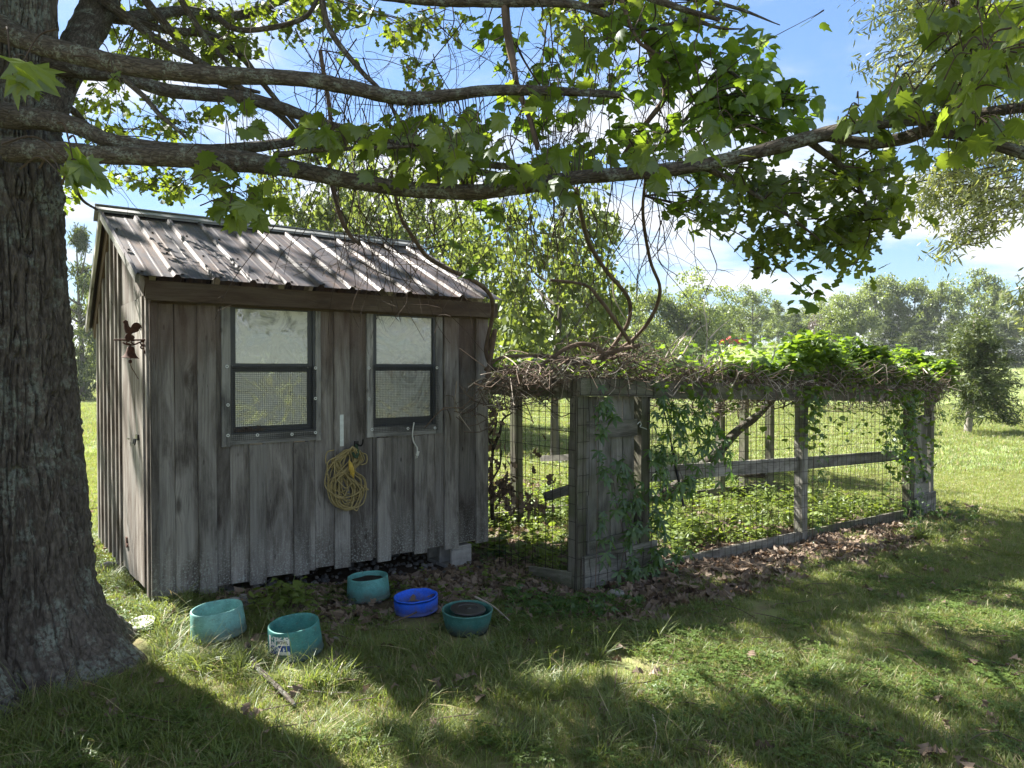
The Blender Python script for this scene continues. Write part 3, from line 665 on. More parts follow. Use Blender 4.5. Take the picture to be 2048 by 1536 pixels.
# plastic sheeting hung inside the windows
for w, sd_ in ((w1, 3), (w2, 9)):
    n, m = 28, 34; V = []; rr_ = random.Random(sd_)
    for j in range(m):
        for i in range(n):
            a_ = w['fl'] - .03 + (w['fr'] - w['fl'] + .06) * i / (n - 1); z_ = w['fb'] - .05 + (w['ft'] - w['fb'] + .05) * j / (m - 1)
            V.append(tuple(SP(a_, .10 + .05 * (float(vnoise2(i * .35 + sd_ * 7, j * .16)) - .5) + .018 * float(vnoise2(i * 1.1 + sd_, j * .5 + 3)), z_)))
    F = [(j*n+i, j*n+i+1, (j+1)*n+i+1, (j+1)*n+i) for j in range(m - 1) for i in range(n - 1)]
    mb = MB(); mb.add(V, F); o = mb.build('plastic_sheet', M['plastic'], win1 if w is w1 else win2, None, True)
# strap hasp and wood stub under it, hook on the wall
mb = MB(); a0, z0 = wal(681, 892, .026); a1, z1 = wal(681, 829, .026)
mb.box(SP(a1, -.046, (z0 + z1) / 2), .028, .004, z1 - z0, AX, BX, UZ)
for k in (.2, .75, .97): mb.box(SP(a1, -.049, z0 + (z1 - z0) * (1 - k)), .008, .004, .008, AX, BX, UZ)
st = mb.build('strap_plate', M['galv'], shed); 
mb = MB(); h0 = wal3(713, 890, .03); mb.tube(crom([h0 + UZ * .01 , h0 - BX * .07, h0 - BX * .10 + UZ * .02, h0 - BX * .11 + UZ * .05], 5), .006, 8).box(h0 + UZ * .01, .03, .012, .04, AX, BX, UZ)
hk = mb.build('wall_hook', M['black'], shed)
# nest litter in the corner of the left window
mb = MB(); q0 = wal3(497, 862, .02)
for i in range(160):
    p = q0 + AX * random.gauss(0, .06) + UZ * abs(random.gauss(0, .012)) - BX * random.uniform(0, .012); d_ = AX * random.gauss(0, 1) + UZ * random.gauss(0, .5)
    mb.tube([p - d_ * .012, p + d_ * .012], .0012, 3, False)
mb.build('twig_nest', M['vine'], win1)['kind'] = 'stuff'

# ------------------------------------------------------------------ things on the shed
# coil of yellow extension cord on the hook
mb = MB(); rr_ = random.Random(5)
def wpx(u, v, off): return wal3(u, v, off)
pts = []
NL = 25
for k in range(NL):
    wl = rr_.uniform(14, 38); wr = rr_.uniform(12, 32); bot = 1020 - 45 * rr_.random() ** 1.6; cx = 692 + rr_.uniform(-9, 9); xw = rr_.uniform(10, 34); xe = rr_.uniform(10, 38)
    z_ = .05 + .05 * rr_.random(); cross = rr_.random() < .6
    loop = [(704, 896 + rr_.uniform(-2, 4)), (704 - wl * .55, 905 + rr_.uniform(-3, 6)), (cx - wl * .8, 925 + rr_.uniform(-5, 8))]
    if cross: loop += [(cx + rr_.uniform(-6, 4), 950), (cx + xe, 978), (cx + xe * .7, bot - 10), (cx, bot), (cx - xw * .8, bot - 14), (cx - xw, 966), (cx - 4, 942)]
    else: loop += [(cx - xw, 955), (cx - xw * .9, bot - 16), (cx - 2, bot), (cx + xe * .9, bot - 12), (cx + xe, 960), (cx + 14, 940)]
    loop += [(cx + wr, 922 + rr_.uniform(-6, 6)), (cx + wr * .8, 903), (707, 896 + rr_.uniform(-2, 3))]
    pts += [(u, v, z_ + rr_.uniform(-.015, .015)) for u, v in loop]
P_ = crom([wpx(u, v, max(.045, o_)) for u, v, o_ in pts], 6)
mb.tube(P_, .0045, 6)
for lp in ([(668, 900), (654, 905), (652, 925), (664, 934), (676, 915), (690, 900)], [(722, 905), (733, 910), (733, 925), (722, 930)], [(700, 990), (722, 1000), (724, 975), (715, 1020), (702, 1010)]):
    mb.tube(crom([wpx(u, v, .055 + .01 * i) for i, (u, v) in enumerate(lp)], 6), .0045, 6)
cc = wpx(704, 905, .04); coil = empty('extension_cord', cc, 'coil of yellow extension cord hanging on the shed wall between the two windows', 'cord')
mb.build('cord', M['cord'], coil, None, True)
mb = MB(); p0 = wpx(699, 922, .125); p1 = wpx(706, 950, .12); d_ = (p0 - p1); L = d_.length; Mx = Matrix.Translation(p1) @ d_.to_track_quat('Z', 'Y').to_matrix().to_4x4()
mb.lathe([(.001, -.02), (.006, -.018), (.009, 0), (.017, .01), (.018, L * .45), (.016, L * .7), (.010, L * .9), (.006, L), (.001, L + .012)], 12, (0,0,0), Mx); mb.build('plug', M['cordplug'], coil, None, True)
mb = MB(); mb.tube(crom([wpx(712, 890, .05), wpx(716, 905, .10), wpx(712, 915, .12), wpx(705, 905, .10)], 5), .009, 8); mb.build('hook_tie', flat('green tie', (.03, .06, .03), .8), coil)
# white cord with its plug
wc = empty('power_cord', wpx(828, 870, .04), 'short white power cord with plug dangling below the right shed window', 'cord')
mb = MB(); mb.tube(crom([wpx(828, 845, .048), wpx(826, 858, .058), wpx(825, 872, .055), wpx(828, 885, .055), wpx(834, 895, .055), wpx(834.5, 902, .055)], 5), .0052, 8); mb.build('cable', M['whitecord'], wc, None, True)
mb = MB(); p0 = wpx(835, 901, .056); mb.box(p0 - UZ * .022, .020, .016, .036, (AX - UZ * .3).normalized(), BX, (UZ + AX * .3).normalized()); mb.box(p0 - UZ * .05 - AX * .014, .003, .008, .02, AX, BX, UZ).box(p0 - UZ * .047 - AX * .003, .003, .008, .02, AX, BX, UZ)
mb.build('plug', M['whitecord'], wc, None, False, .003)
# rooster dinner bell on its bracket, in the plane through the shed corner across the gable wall
def arch(x, y, b=.03): return hit(220 + x / 9.6, 600 + y / 9.6, SP(0, b, 0), BX)
def plate(mb, pts, b, th):
    f = [arch(x, y, b - th / 2) for x, y in pts]; n = len(f); V = f + [p + BX * th for p in f]; 
    mb.add([tuple(v) for v in V], [tuple(range(n)), tuple(range(2 * n - 1, n - 1, -1))] + [(i, i + n, (i + 1) % n + n, (i + 1) % n) for i in range(n)])
bell = empty('rooster_bell', arch(700, 765), 'rusty cast iron dinner bell with a rooster on its bracket by the shed corner', 'bell')
mb = MB(); plate(mb, [(262,400),(300,380),(345,405),(350,440),(365,500),(400,530),(420,480),(460,440),(510,430),(560,445),(600,490),(612,545),(590,520),(585,590),(565,545),(550,600),(530,610),(470,630),(430,640),(410,670),(450,680),(480,715),(450,760),(300,760),(285,715),(300,670),(345,640),(310,640),(290,600),(270,540),(268,450),(245,420)], .03, .009)
mb.build('rooster', M['iron'], bell)
mb = MB(); mb.tube(crom([arch(70, 765), arch(250, 765), arch(480, 768), arch(700, 765)], 5), .0055, 8); mb.tube(crom([arch(240, 812), arch(300, 845), arch(390, 862), arch(480, 850), arch(560, 815), arch(640, 792)], 5), .005, 8)
for (cx, cy, r_) in ((625, 825, 38), (620, 905, 30), (690, 990, 32), (345, 815, 26), (435, 805, 26)):
    mb.tube([arch(cx + r_ * math.cos(k), cy + r_ * math.sin(k)) for k in np.linspace(.5, 5.9, 12)], .0048, 6)
mb.tube(crom([arch(640, 860), arch(690, 890), arch(710, 950), arch(700, 1040)], 5), .006, 8); mb.build('bracket_arm', M['iron'], bell, None, True)
mb = MB(); plate(mb, [(692, 290), (722, 290), (728, 700), (742, 1040), (745, 1295), (712, 1295), (700, 1000), (684, 600)], .03, .035); mb.build('back_plate', M['iron'], bell)
ctr = arch(385, 890); zt = ctr.z; zb = arch(380, 1112).z; rb = (arch(545, 1100) - arch(190, 1100)).length / 2
mb = MB(); H = zt - zb
mb.lathe([(.001, H), (rb * .30, H * .98), (rb * .42, H * .82), (rb * .5, H * .5), (rb * .68, H * .2), (rb * .95, H * .03), (rb, 0), (rb * .93, -.001), (rb * .64, H * .18), (rb * .46, H * .5), (.001, H * .9)], 28, (0, 0, 0), Matrix.Translation((ctr.x, ctr.y, zb)) @ Matrix.Rotation(R(4), 4, 'Y')); mb.build('bell_cup', M['iron'], bell, None, True)
mb = MB(); mb.tube([Vector((ctr.x, ctr.y, zb + H * .9)), Vector((ctr.x, ctr.y, zb - .012))], .0025, 6).lathe([(.001, -.013), (.009, -.008), (.011, 0), (.009, .008), (.001, .012)], 10, (ctr.x, ctr.y, zb - .022)); mb.tube(crom([arch(395, 1230), arch(410, 1290), arch(470, 1390), arch(545, 1520)], 4), .0022, 5)
mb.tube([arch(390, 845), arch(388, 900)], .006, 6); mb.build('clapper', M['iron'], bell)
# concrete blocks
def block(a0, b0, z0, yaw, label):
    base = SP(a0, b0, 0); Mx = Matrix.Translation((base.x, base.y, z0)) @ Matrix.Rotation(math.atan2(AX.y, AX.x) + yaw, 4, 'Z')
    mb = MB(); w, d, h = .19, .39, .19; wt_ = .03
    # block on its side: cores run across (x), long way along y
    for zc in (wt_ / 2, h - wt_ / 2): mb.box((w / 2, d / 2, zc), w, d, wt_)
    for yc in (wt_ / 2, d / 2, d - wt_ / 2): mb.box((w / 2, yc, h / 2), w - .001, wt_, h - 2 * wt_ + .0005)
    V = np.concatenate(mb.V); me = np_mesh('concrete_block', V, mb.F); me.validate(); o = obj('concrete_block', me, M['concrete'], None, Mx)
    bv = o.modifiers.new('b', 'BEVEL'); bv.width = .004; bv.segments = 1; tag(o, label, 'block'); return o
a_, z_ = wal(905, 1100); 
block(a_ - .02, -.02, ZB - .185, 0, 'hollow grey concrete block propping the right corner of the shed')
a_, z_ = wal(418, 1195); block(a_ , .05, ZB - .245, 0, 'concrete block under the left corner of the shed behind the skirt board')
# ------------------------------------------------------------------ the wire run: timber, mesh, two gates
def CP(s, w, z): return P0 + CA * s + CB * w + UZ * z
def cs(u, v=900, w=0.0):                            # pixel -> (s, z) on the plane of the run's front
    p = hit(u, v, CP(0, w, 0), CB); q = p - P0; return q.dot(CA), p.z
def zg(s): return -.05 - .20 * s / CL
def ztop(s): return 1.494 - .20 * s / CL
CW = 2.2
run = empty('wire_run', CP(CL / 2, CW / 2, -.15), 'long wire mesh animal run with weathered posts joined to the shed and overgrown with vines', 'animal run')
def post(s, w, z0, z1, wd=.09, th=.09, mat='cage', lean=0.0):
    b = CP(s, w + th / 2, z0); return board('post', run, M[mat], b, CA, (UZ + CA * lean).normalized(), wd, th, z1 - z0, segs=6, jit=.003)
s1 = cs(1282)[0]; s2 = cs(1600)[0]; s3 = cs(1817)[0]
LEAN = .045
post(.045, 0, zg(0) - .1, ztop(0) + .0, .09, .09, 'cage', LEAN * .6)
post(s1, 0, zg(s1) - .1, ztop(s1) - .13, .10, .09, 'cage', LEAN * .5)
post(s2 + .02, 0, zg(s2) - .1, ztop(s2) - .12, .10, .09, 'cagep', .02)
post(s3, 0, zg(s3) - .1, ztop(s3) - .12, .12, .09, 'cage', .02)
post(CL - .05, 0, zg(CL) - .1, ztop(CL) + .02, .09, .09, 'cagep', .03)
# top beam in two lengths, top edge flush
beam('top_beam', run, M['cage'], CP(.0, -.06, ztop(0) - .065), CP(s1 + .05, -.06, ztop(s1) - .065), .13, .035)
beam('top_beam', run, M['cage'], CP(s1 + .055, -.062, ztop(s1) - .072), CP(CL, -.062, ztop(CL) - .072), .14, .035)
# beam and panel back to the shed corner
Q0 = SP(W_ - .02, -.03, 0); QD = (Q0 - P0); QL = QD.length; QN = QD.normalized()
beam('top_beam', run, M['cage'], CP(.02, 0.02, ztop(0) - .075), Q0 + UZ * (ztop(0) - .07), .14, .035)
beam('bottom_board', run, M['cage'], P0 + UZ * (zg(0) + .07), P0 + QN * (QL * .45) + UZ * (zg(0) + .03), .14, .03)
# middle rail, bottom rail, kick boards
zr0, zr1 = cs(1330, 944)[1], cs(1800, 913)[1]
beam('middle_rail', run, M['cagep'], CP(s1, .035, zr0), CP(s2, .035, (zr0 * .47 + zr1 * .53)), .125, .035)
beam('middle_rail', run, M['cagep'], CP(s2 + .004, .038, (zr0 * .47 + zr1 * .53)), CP(s3 + .04, .038, zr1), .120, .035)
beam('bottom_rail', run, M['cagep'], CP(s1 + .05, -.015, zg(s1) + .04), CP(s2 + .1, -.015, zg(s2) + .05), .11, .035)
beam('bottom_rail', run, M['cage'], CP(s2 + .105, -.017, zg(s2) + .05), CP(s3, -.017, zg(s3) + .06), .11, .035)
beam('kick_board', run, M['cagep'], CP(.06, -.055, zg(0) + .13), CP(s1 + .12, -.055, zg(s1) + .16), .24, .03)
beam('kick_board', run, M['cagep'], CP(s3 + .06, -.05, zg(CL) + .15), CP(CL + .02, -.05, zg(CL) + .17), .24, .03)
# gates
def gate(sa, sb, z0, z1, nbd, ledges, brace, label, skz=0.0):
    g = board('gate', run, M['cagep'], CP((sa + (sb - sa) / nbd / 2), .012, z0), CA, UZ, (sb - sa) / nbd - .006, .02, z1 - z0); g['label'] = label
    for i in range(1, nbd):
        m = sa + (sb - sa) * (i + .5) / nbd; board('gate_board', g, M['cagep'], CP(m, .012 + random.uniform(0, .004), z0 + random.uniform(-.01, .01)), CA, UZ, (sb - sa) / nbd - .006, .02, z1 - z0)
    for (za, zb_, h) in ledges: beam('ledge', g, M['cagep'], CP(sa - .01, -.018, za), CP(sb + .01, -.018, zb_), h, .022)
    if brace: beam('brace', g, M['cagep'], CP(sa + .02, -.019, brace[0]), CP(sb - .05, -.019, brace[1]), .07, .022)
    return g
ga, gb_ = .13, s1 - .085
gate(ga, gb_, zg(0) + .20, ztop(0) - .14, 4, [(cs(1190, 859)[1], cs(1255, 855)[1], .13), (cs(1190, 1096)[1], cs(1262, 1077)[1], .13)], None, 'tall board gate between two posts with two cross boards')
ga, gb_ = s3 + .075, CL - .11
g2 = gate(ga, gb_, zg(CL) + .25, ztop(CL) - .30, 3, [(zg(CL) + .33, zg(CL) + .34, .16), (ztop(CL) - .36, ztop(CL) - .36, .07)], (ztop(CL) - .45, zg(CL) + .45), 'board gate with a diagonal brace at the far end')
mb = MB(); p = CP(s1 - .09, -.04, cs(1262, 848)[1]); mb.tube(crom([p, p + CA * .03 + UZ * .015, p + CA * .045 - UZ * .005, p + CA * .03 - UZ * .02, p + CA * .06 - UZ * .03, p + CA * .11 - UZ * .045], 5), .004, 6); mb.build('gate_hook', M['galv'], run)
mb = MB(); b0 = CP(.105, -.055, zg(0) + .2); mb.box(b0 + UZ * .28, .014, .01, .42, CA, CB, UZ); mb.build('pale_strip', M['cagep'], run)
# back side, far end
for s_ in (1.3, 2.9, cs(1440, 900, CW)[0], cs(1488, 900, CW)[0], CL - .05):
    post(s_, CW, zg(s_) - .1, ztop(s_) - .05, .10, .09, 'cage', random.uniform(-.02, .02))
beam('top_beam', run, M['cage'], CP(-.9, CW, ztop(0) - .08), CP(CL, CW, ztop(CL) - .08), .12, .035)
beam('top_beam', run, M['cage'], CP(CL - .03, .04, ztop(CL) - .08), CP(CL - .03, CW - .05, ztop(CL) - .08), .12, .035)
beam('back_rail', run, M['cage'], CP(.2, CW - .06, zg(1) + .14), CP(CL - .1, CW - .06, zg(CL) + .1), .10, .03)
beam('broken_board', run, M['cagep'], at(1082, 917, 6.6), at(1150, 914, 6.3), .05, .02)
beam('broken_board', run, M['cagep'], at(1093, 993, 5.9), at(1160, 973, 5.6), .07, .06)
# welded wire panels (one part each)
def mesh_panel(p, q, z0p, z1p, z0q, z1q, dx, dz, r, name='wire_panel', bulge=.006):
    mb = MB(); L = (q - p).length; n = max(2, int(L / dx)); nn = (q - p).cross(UZ).normalized(); ph = random.random() * 9
    def pt(t_, k):
        za = z0p * (1 - t_) + z0q * t_; zb = z1p * (1 - t_) + z1q * t_; z = za + (zb - za) * k
        wv_ = bulge * (math.sin(t_ * 17 + ph + k * 3) + math.sin(t_ * 41 + k * 7)); return p + (q - p) * t_ + nn * wv_ + UZ * (z + wv_ * .5)
    for i in range(n + 1): 
        mb.tube([pt(i / n, k) for k in np.linspace(0, 1, 6)], r, 4, False)
    H = z1p - z0p; m = int(H / dz)
    for j in range(m + 1):
        mb.tube([pt(k, j / m) + nn * r * 1.6 for k in np.linspace(0, 1, max(3, int(L / .35)))], r, 4, False)
    return mb.build(name, M['wire'], run)
mesh_panel(CP(s1 + .02, -.055, 0), CP(s3 + .05, -.055, 0), zg(s1), ztop(s1) - .02, zg(s3), ztop(s3) - .02, .092, .115, .0019)
mesh_panel(CP(.0, -.085, 0), CP(s1 + .12, -.085, 0), zg(0) - .02, zg(0) + .24, zg(s1) - .0, zg(s1) + .24, .092, .115, .0019)
mesh_panel(CP(.0, -.085, 0), CP(s1 + .05, -.085, 0), ztop(0) - .12, ztop(0) + .0, ztop(s1) - .12, ztop(s1), .092, .115, .0019)
mesh_panel(CP(s3 + .05, -.08, 0), CP(CL + .02, -.08, 0), zg(CL) , zg(CL) + .28, zg(CL), zg(CL) + .28, .092, .115, .0019)
mesh_panel(P0 - CB * .03 + CA * 0, Q0 - AX * -.02, zg(0) - .02, ztop(0), -.02, ztop(0), .075, .125, .0021)
mesh_panel(CP(-.012, -.06, 0), CP(.11, -.06, 0), zg(0), ztop(0) - .1, zg(0), ztop(0) - .1, .06, .115, .0019)
mesh_panel(CP(-.8, CW + .05, 0), CP(CL, CW + .05, 0), zg(0), ztop(0) - .02, zg(CL), ztop(CL) - .02, .105, .125, .0018)
mesh_panel(CP(CL, .05, 0), CP(CL, CW, 0), zg(CL), ztop(CL) - .02, zg(CL), ztop(CL) - .02, .105, .125, .0018)
# sagging wire roof
def roofsag(s, w):
    k = max(0.0, min(1.0, w / CW)); return ztop(s) + .01 - .34 * math.sin(math.pi * k) * (.55 + .45 * math.sin(s * 1.9 + 2.2))
mb = MB()
for w_ in np.arange(.0, CW + .01, .11): mb.tube([CP(s_, w_, roofsag(s_, w_)) for s_ in np.linspace(0, CL, 26)], .0018, 3, False)
for s_ in np.arange(.0, CL + .01, .105): mb.tube([CP(s_, w_, roofsag(s_, w_)) for w_ in np.linspace(0, CW, 8)], .0018, 3, False)
mb.build('roof_wire', M['wire'], run)
# dead trunk leaning inside, stick through the mesh, short log
mb = MB(); dd = lambda u, v, d: at(u, v, d)
mb.tube(crom([dd(1325, 990, 7.2), dd(1380, 955, 7.6), dd(1425, 915, 7.9), dd(1475, 862, 8.2), dd(1515, 830, 8.5), dd(1552, 790, 8.8)], 6), np.linspace(.065, .04, 31), 10, True, .15)
mb.tube(crom([dd(1425, 915, 7.9), dd(1445, 885, 8.1), dd(1432, 850, 8.2), dd(1440, 800, 8.3)], 5), np.linspace(.05, .035, 16), 8, True, .15)
o = mb.build('dead_trunk', M['limb'], None, Matrix.Translation(gnd(1340, 1010)), True); tag(o, 'bare dead trunk leaning diagonally inside the wire run', 'dead tree')
mb = MB(); mb.tube(crom([dd(1343, 890, 6.1), dd(1352, 935, 6.08), dd(1367, 1012, 6.05)], 5), .011, 8); mb.tube(crom([dd(1343, 890, 6.1), dd(1335, 850, 6.1), dd(1322, 800, 6.1)], 4), .006, 6)
o = mb.build('dark_stick', M['black'], None, Matrix.Translation(dd(1352, 950, 6.1))); tag(o, 'thin dark stick hanging in the mesh left of the middle post', 'stick')
mb = MB(); mb.tube([dd(1478, 947, 8.3), dd(1505, 948, 8.2), dd(1532, 950, 8.1)], [.035, .04, .038], 8, True, .2); o = mb.build('short_log', M['limb'], None, Matrix.Translation(dd(1505, 960, 8.2)), True); tag(o, 'short dark log lodged behind the middle rail', 'log')

# ------------------------------------------------------------------ bowls
BOWLS = []
def bowl(u, v, rt, rb, h, mat, label, tilt=(0, 0), inner=.72, rim=.010, wall_=.012):
    g = gnd(u, v); g = g + Vector((g.x, g.y, 0)).normalized() * rb * .8; g.z = gz1(g.x, g.y); BOWLS.append((g.x, g.y)); Mx = Matrix.Translation(g + UZ * .012) @ Matrix.Rotation(tilt[0], 4, 'X') @ Matrix.Rotation(tilt[1], 4, 'Y')
    th = empty('feeding_bowl', g, label, 'bowl', 'round plastic bowls on the grass before the shed'); WM[th.name] = Mx.copy(); th.matrix_basis = Mx
    mb = MB(); prof = [(rb - .02, .004), (rb, 0), (rb + .003, .01)]
    for k in np.linspace(.1, .92, 7): prof.append((rb + (rt - rb) * k ** .8, h * k))
    prof += [(rt, h - .008), (rt - .001, h - .002), (rt - rim * .5, h), (rt - rim, h - .002), (rt - rim - .002, h - .01)]
    dep = h * (1 - inner)
    for k in np.linspace(.15, 1, 6): prof.append((rt - rim - .003 - .028 * k ** 2, h - .01 - (h - .01 - dep) * k))
    prof += [(rt * .5, dep - .004), (.0005, dep - .004)]
    V = MB().lathe(prof, 48); mb = V
    mb.V[0] += np.stack([vnoise2(mb.V[0][:, 0] * 20, mb.V[0][:, 2] * 20 + 7) * .003] * 3, -1) - .0015
    obj('bowl_body', np_mesh('bowl_body', mb.V[0], mb.F, None, True), mat, th, Mx); return th, Mx, dep
def fill(th, Mx, r, z, mat, name, bump_=.004, n=20):
    mb = MB(); V = [(0, 0, z)]; F = []
    for j in range(1, 6):
        for k in range(n): a_ = 2 * math.pi * k / n; V.append((r * j / 5 * math.cos(a_), r * j / 5 * math.sin(a_), z + random.uniform(-bump_, bump_)))
    F = [(0, 1 + k, 1 + (k + 1) % n) for k in range(n)]
    for j in range(4):
        for k in range(n): F.append((1+j*n+k, 1+(j+1)*n+k, 1+(j+1)*n+(k+1)%n, 1+j*n+(k+1)%n))
    me = np_mesh(name, V, F, None, True); return obj(name, me, mat, th, Mx)
bowl(438, 1293, .138, .150, .150, M['teal1'], 'faded pale teal bowl nearest the tree trunk, sitting in the grass', (R(2), R(-4)))
th, Mx, _ = bowl(592, 1322, .131, .143, .158, M['teal2'], 'dark teal bowl with torn white and blue label on its front', (R(5), R(-3)), .9)
# torn label with its word, bent round the bowl
def on_bowl(Mx, ang, z, rt, rb, h, off): 
    k = max(0, z / h) ** .8; r_ = rb + (rt - rb) * k + off; return Mx @ Vector((r_ * math.cos(ang), r_ * math.sin(ang), z))
lab_c = -1.98; rngl = random.Random(3)
mb = MB(); NX, NZ = 60, 34
def cell_kind(i, j):
    x = i / NX; z = j / NZ; n = float(vnoise2(x * 13 + 3, z * 7 + 5)) * .6 + float(vnoise2(x * 34, z * 18)) * .4
    if x < .13: return 'w' if n > .22 else None
    if x < .50: return ('b' if (z < .45 and n > .55) else 'w') if n > (.53 if z > .5 else .44) else None
    if z > .88: return 'w' if n > .4 else None
    if .40 < z < .52 and x > .52: return 'b'
    if .16 < z < .40 and x > .5: return 'b' if n < .62 else 'w'
    return 'w' if n > .22 else None
for kind_ in ('w', 'b'):
    V = []; F = []; 
    for i in range(NX):
        for j in range(NZ):
            if cell_kind(i, j) == kind_:
                b = len(V)
                for (di, dj) in ((0,0),(1,0),(1,1),(0,1)): V.append(tuple(on_bowl(Mx, lab_c - .46 + .98 * (i + di) / NX, .045 + .092 * (j + dj) / NZ, .131, .143, .158, .0022)))
                F.append((b, b + 1, b + 2, b + 3))
    mb = MB(); mb.add(V, F); mb.build('label_paper' if kind_ == 'w' else 'label_print', M['white'] if kind_ == 'w' else flat('blue print', (.03, .07, .22), .6), th, Mx)
fc = bpy.data.curves.new('bowl_word', 'FONT'); fc.body = 'BOWL'; fc.size = .021; fc.extrude = .0; tmp = bpy.data.objects.new('tmp_word', fc); COL.objects.link(tmp)
bpy.context.view_layer.update(); tm = tmp.to_mesh(); TV = [v.co.copy() for v in tm.vertices]; TF = [tuple(p.vertices) for p in tm.polygons]; tmp.to_mesh_clear(); bpy.data.objects.remove(tmp)
mb = MB(); mb.add([tuple(on_bowl(Mx, lab_c + .04 + v.x / .14, .103 + v.y * 1.1, .131, .143, .158, .0045)) for v in TV], TF); mb.build('label_word', M['black'], th, Mx)
th, Mx, dep = bowl(737, 1207, .137, .148, .150, M['teal3'], 'teal bowl full of dark wet soil, standing in the leaves nearest the shed wall', (0, R(-2)), .6)
fill(th, Mx, .118, .118, M['soil'], 'wet_soil', .004)
th, Mx, dep = bowl(833, 1234, .140, .137, .098, M['blue'], 'bright blue bowl holding a few dead leaves', (R(2), R(-3)), .72)
th_blue, Mx_blue, dep_blue = th, Mx, dep
th, Mx, dep = bowl(934, 1277, .152, .122, .128, M['teal4'], 'deep green tapered bowl with a black round lid lying in it', (R(2), R(1)), .85)
lm_ = Mx @ Matrix.Translation((.004, .015, .118)) @ Matrix.Rotation(R(3), 4, 'Y'); o = tag(obj('round_lid', None or (lambda b: np_mesh('round_lid', b.V[0], b.F, None, False))(MB().lathe([(.001, .012), (.012, .012), (.018, .006), (.06, .006), (.062, .009), (.098, .009), (.104, .007), (.106, 0), (.10, -.004), (.001, -.004)], 40)), flat('worn black lid', (.022, .021, .022), .35, 0, .5, .5, 20), None, lm_), 'scuffed black round lid lying inside the deep green bowl', 'lid')
# half hidden pale disc in the grass left of the bowls
g = gnd(284, 1262); Mx = Matrix.Translation(g + UZ * .03) @ Matrix.Rotation(R(12), 4, 'X'); b_ = MB().lathe([(.001, .0), (.055, .0), (.066, .012), (.070, .012), (.066, -.004), (.055, -.012), (.001, -.012)], 28)
o = obj('white_saucer', np_mesh('white_saucer', b_.V[0], b_.F, None, True), M['white'], None, Mx); tag(o, 'pale saucer half hidden in grass between tree trunk and shed', 'saucer')

# ------------------------------------------------------------------ leaf shapes: x across, y along, z up ; base at the origin
def strip_leaf(rows, droop=.15, cup=.0):            # rows (y, halfwidth)
    V = []; F = []
    for i, (y, w_) in enumerate(rows):
        z = -droop * y * y; V += [(-w_, y, z + cup * w_), (w_, y, z + cup * w_)]
    for i in range(len(rows) - 1): b = 2 * i; F.append((b, b + 1, b + 3, b + 2))
    return np.array(V), F
def fan_leaf(pts, c=(0, .35), droop=.2):
    V = [(c[0], c[1], .03)] + [(x, y, -droop * (x * x + (y - .35) ** 2) ) for x, y in pts]; n = len(pts)
    return np.array(V), [(0, 1 + i, 1 + (i + 1) % n) for i in range(n)]
LEAF = {}
LEAF['oak'] = strip_leaf([(0, .015), (.10, .06), (.18, .17), (.25, .08), (.36, .28), (.46, .12), (.56, .36), (.66, .16), (.75, .30), (.83, .14), (.92, .15), (1, .03)])
LEAF['oaklow'] = strip_leaf([(0, .02), (.2, .16), (.28, .08), (.5, .34), (.62, .15), (.78, .30), (1, .05)])
def sym(h): return h + [(-x, y) for x, y in reversed(h) if x > 1e-6]
LEAF['maple'] = fan_leaf(sym([(0, 0), (.12, .06), (.30, .02), (.26, .14), (.48, .20), (.38, .32), (.52, .52), (.34, .48), (.28, .56), (.26, .80), (.13, .72), (0, 1.0)]), (0, .32))
LEAF['grape'] = fan_leaf(sym([(0, .10), (.16, 0), (.34, .06), (.42, .24), (.40, .36), (.34, .44), (.36, .58), (.20, .66), (.16, .80), (0, 1.0)]), (0, .38))
LEAF['lens'] = strip_leaf([(0, .01), (.25, .10), (.6, .125), (1, .01)], .35)
LEAF['round'] = fan_leaf(sym([(0, 0), (.25, .05), (.42, .3), (.42, .65), (.22, .95), (0, 1)]), (0, .5), .1)
def creeper():                                      # five leaflets
    V = []; F = []; v0, f0 = strip_leaf([(0, .02), (.3, .13), (.6, .16), (.85, .07), (1, .01)], .3)
    for a_, s_ in ((-1.9, .6), (-.9, .85), (0, 1), (.9, .85), (1.9, .6)):
        c_, q = math.cos(a_), math.sin(a_); W = v0 * s_ * .62; W = np.stack([W[:, 0] * c_ + W[:, 1] * q, -W[:, 0] * q + W[:, 1] * c_ + .3, W[:, 2]], -1)
        F += [tuple(i + len(V) for i in f) for f in f0]; V += W.tolist()
    return np.array(V), F
LEAF['creeper'] = creeper()
def maple_low(): return fan_leaf(sym([(0, 0), (.30, .05), (.48, .22), (.38, .34), (.46, .54), (.24, .56), (0, 1.0)]), (0, .35))
LEAF['maplelow'] = maple_low()
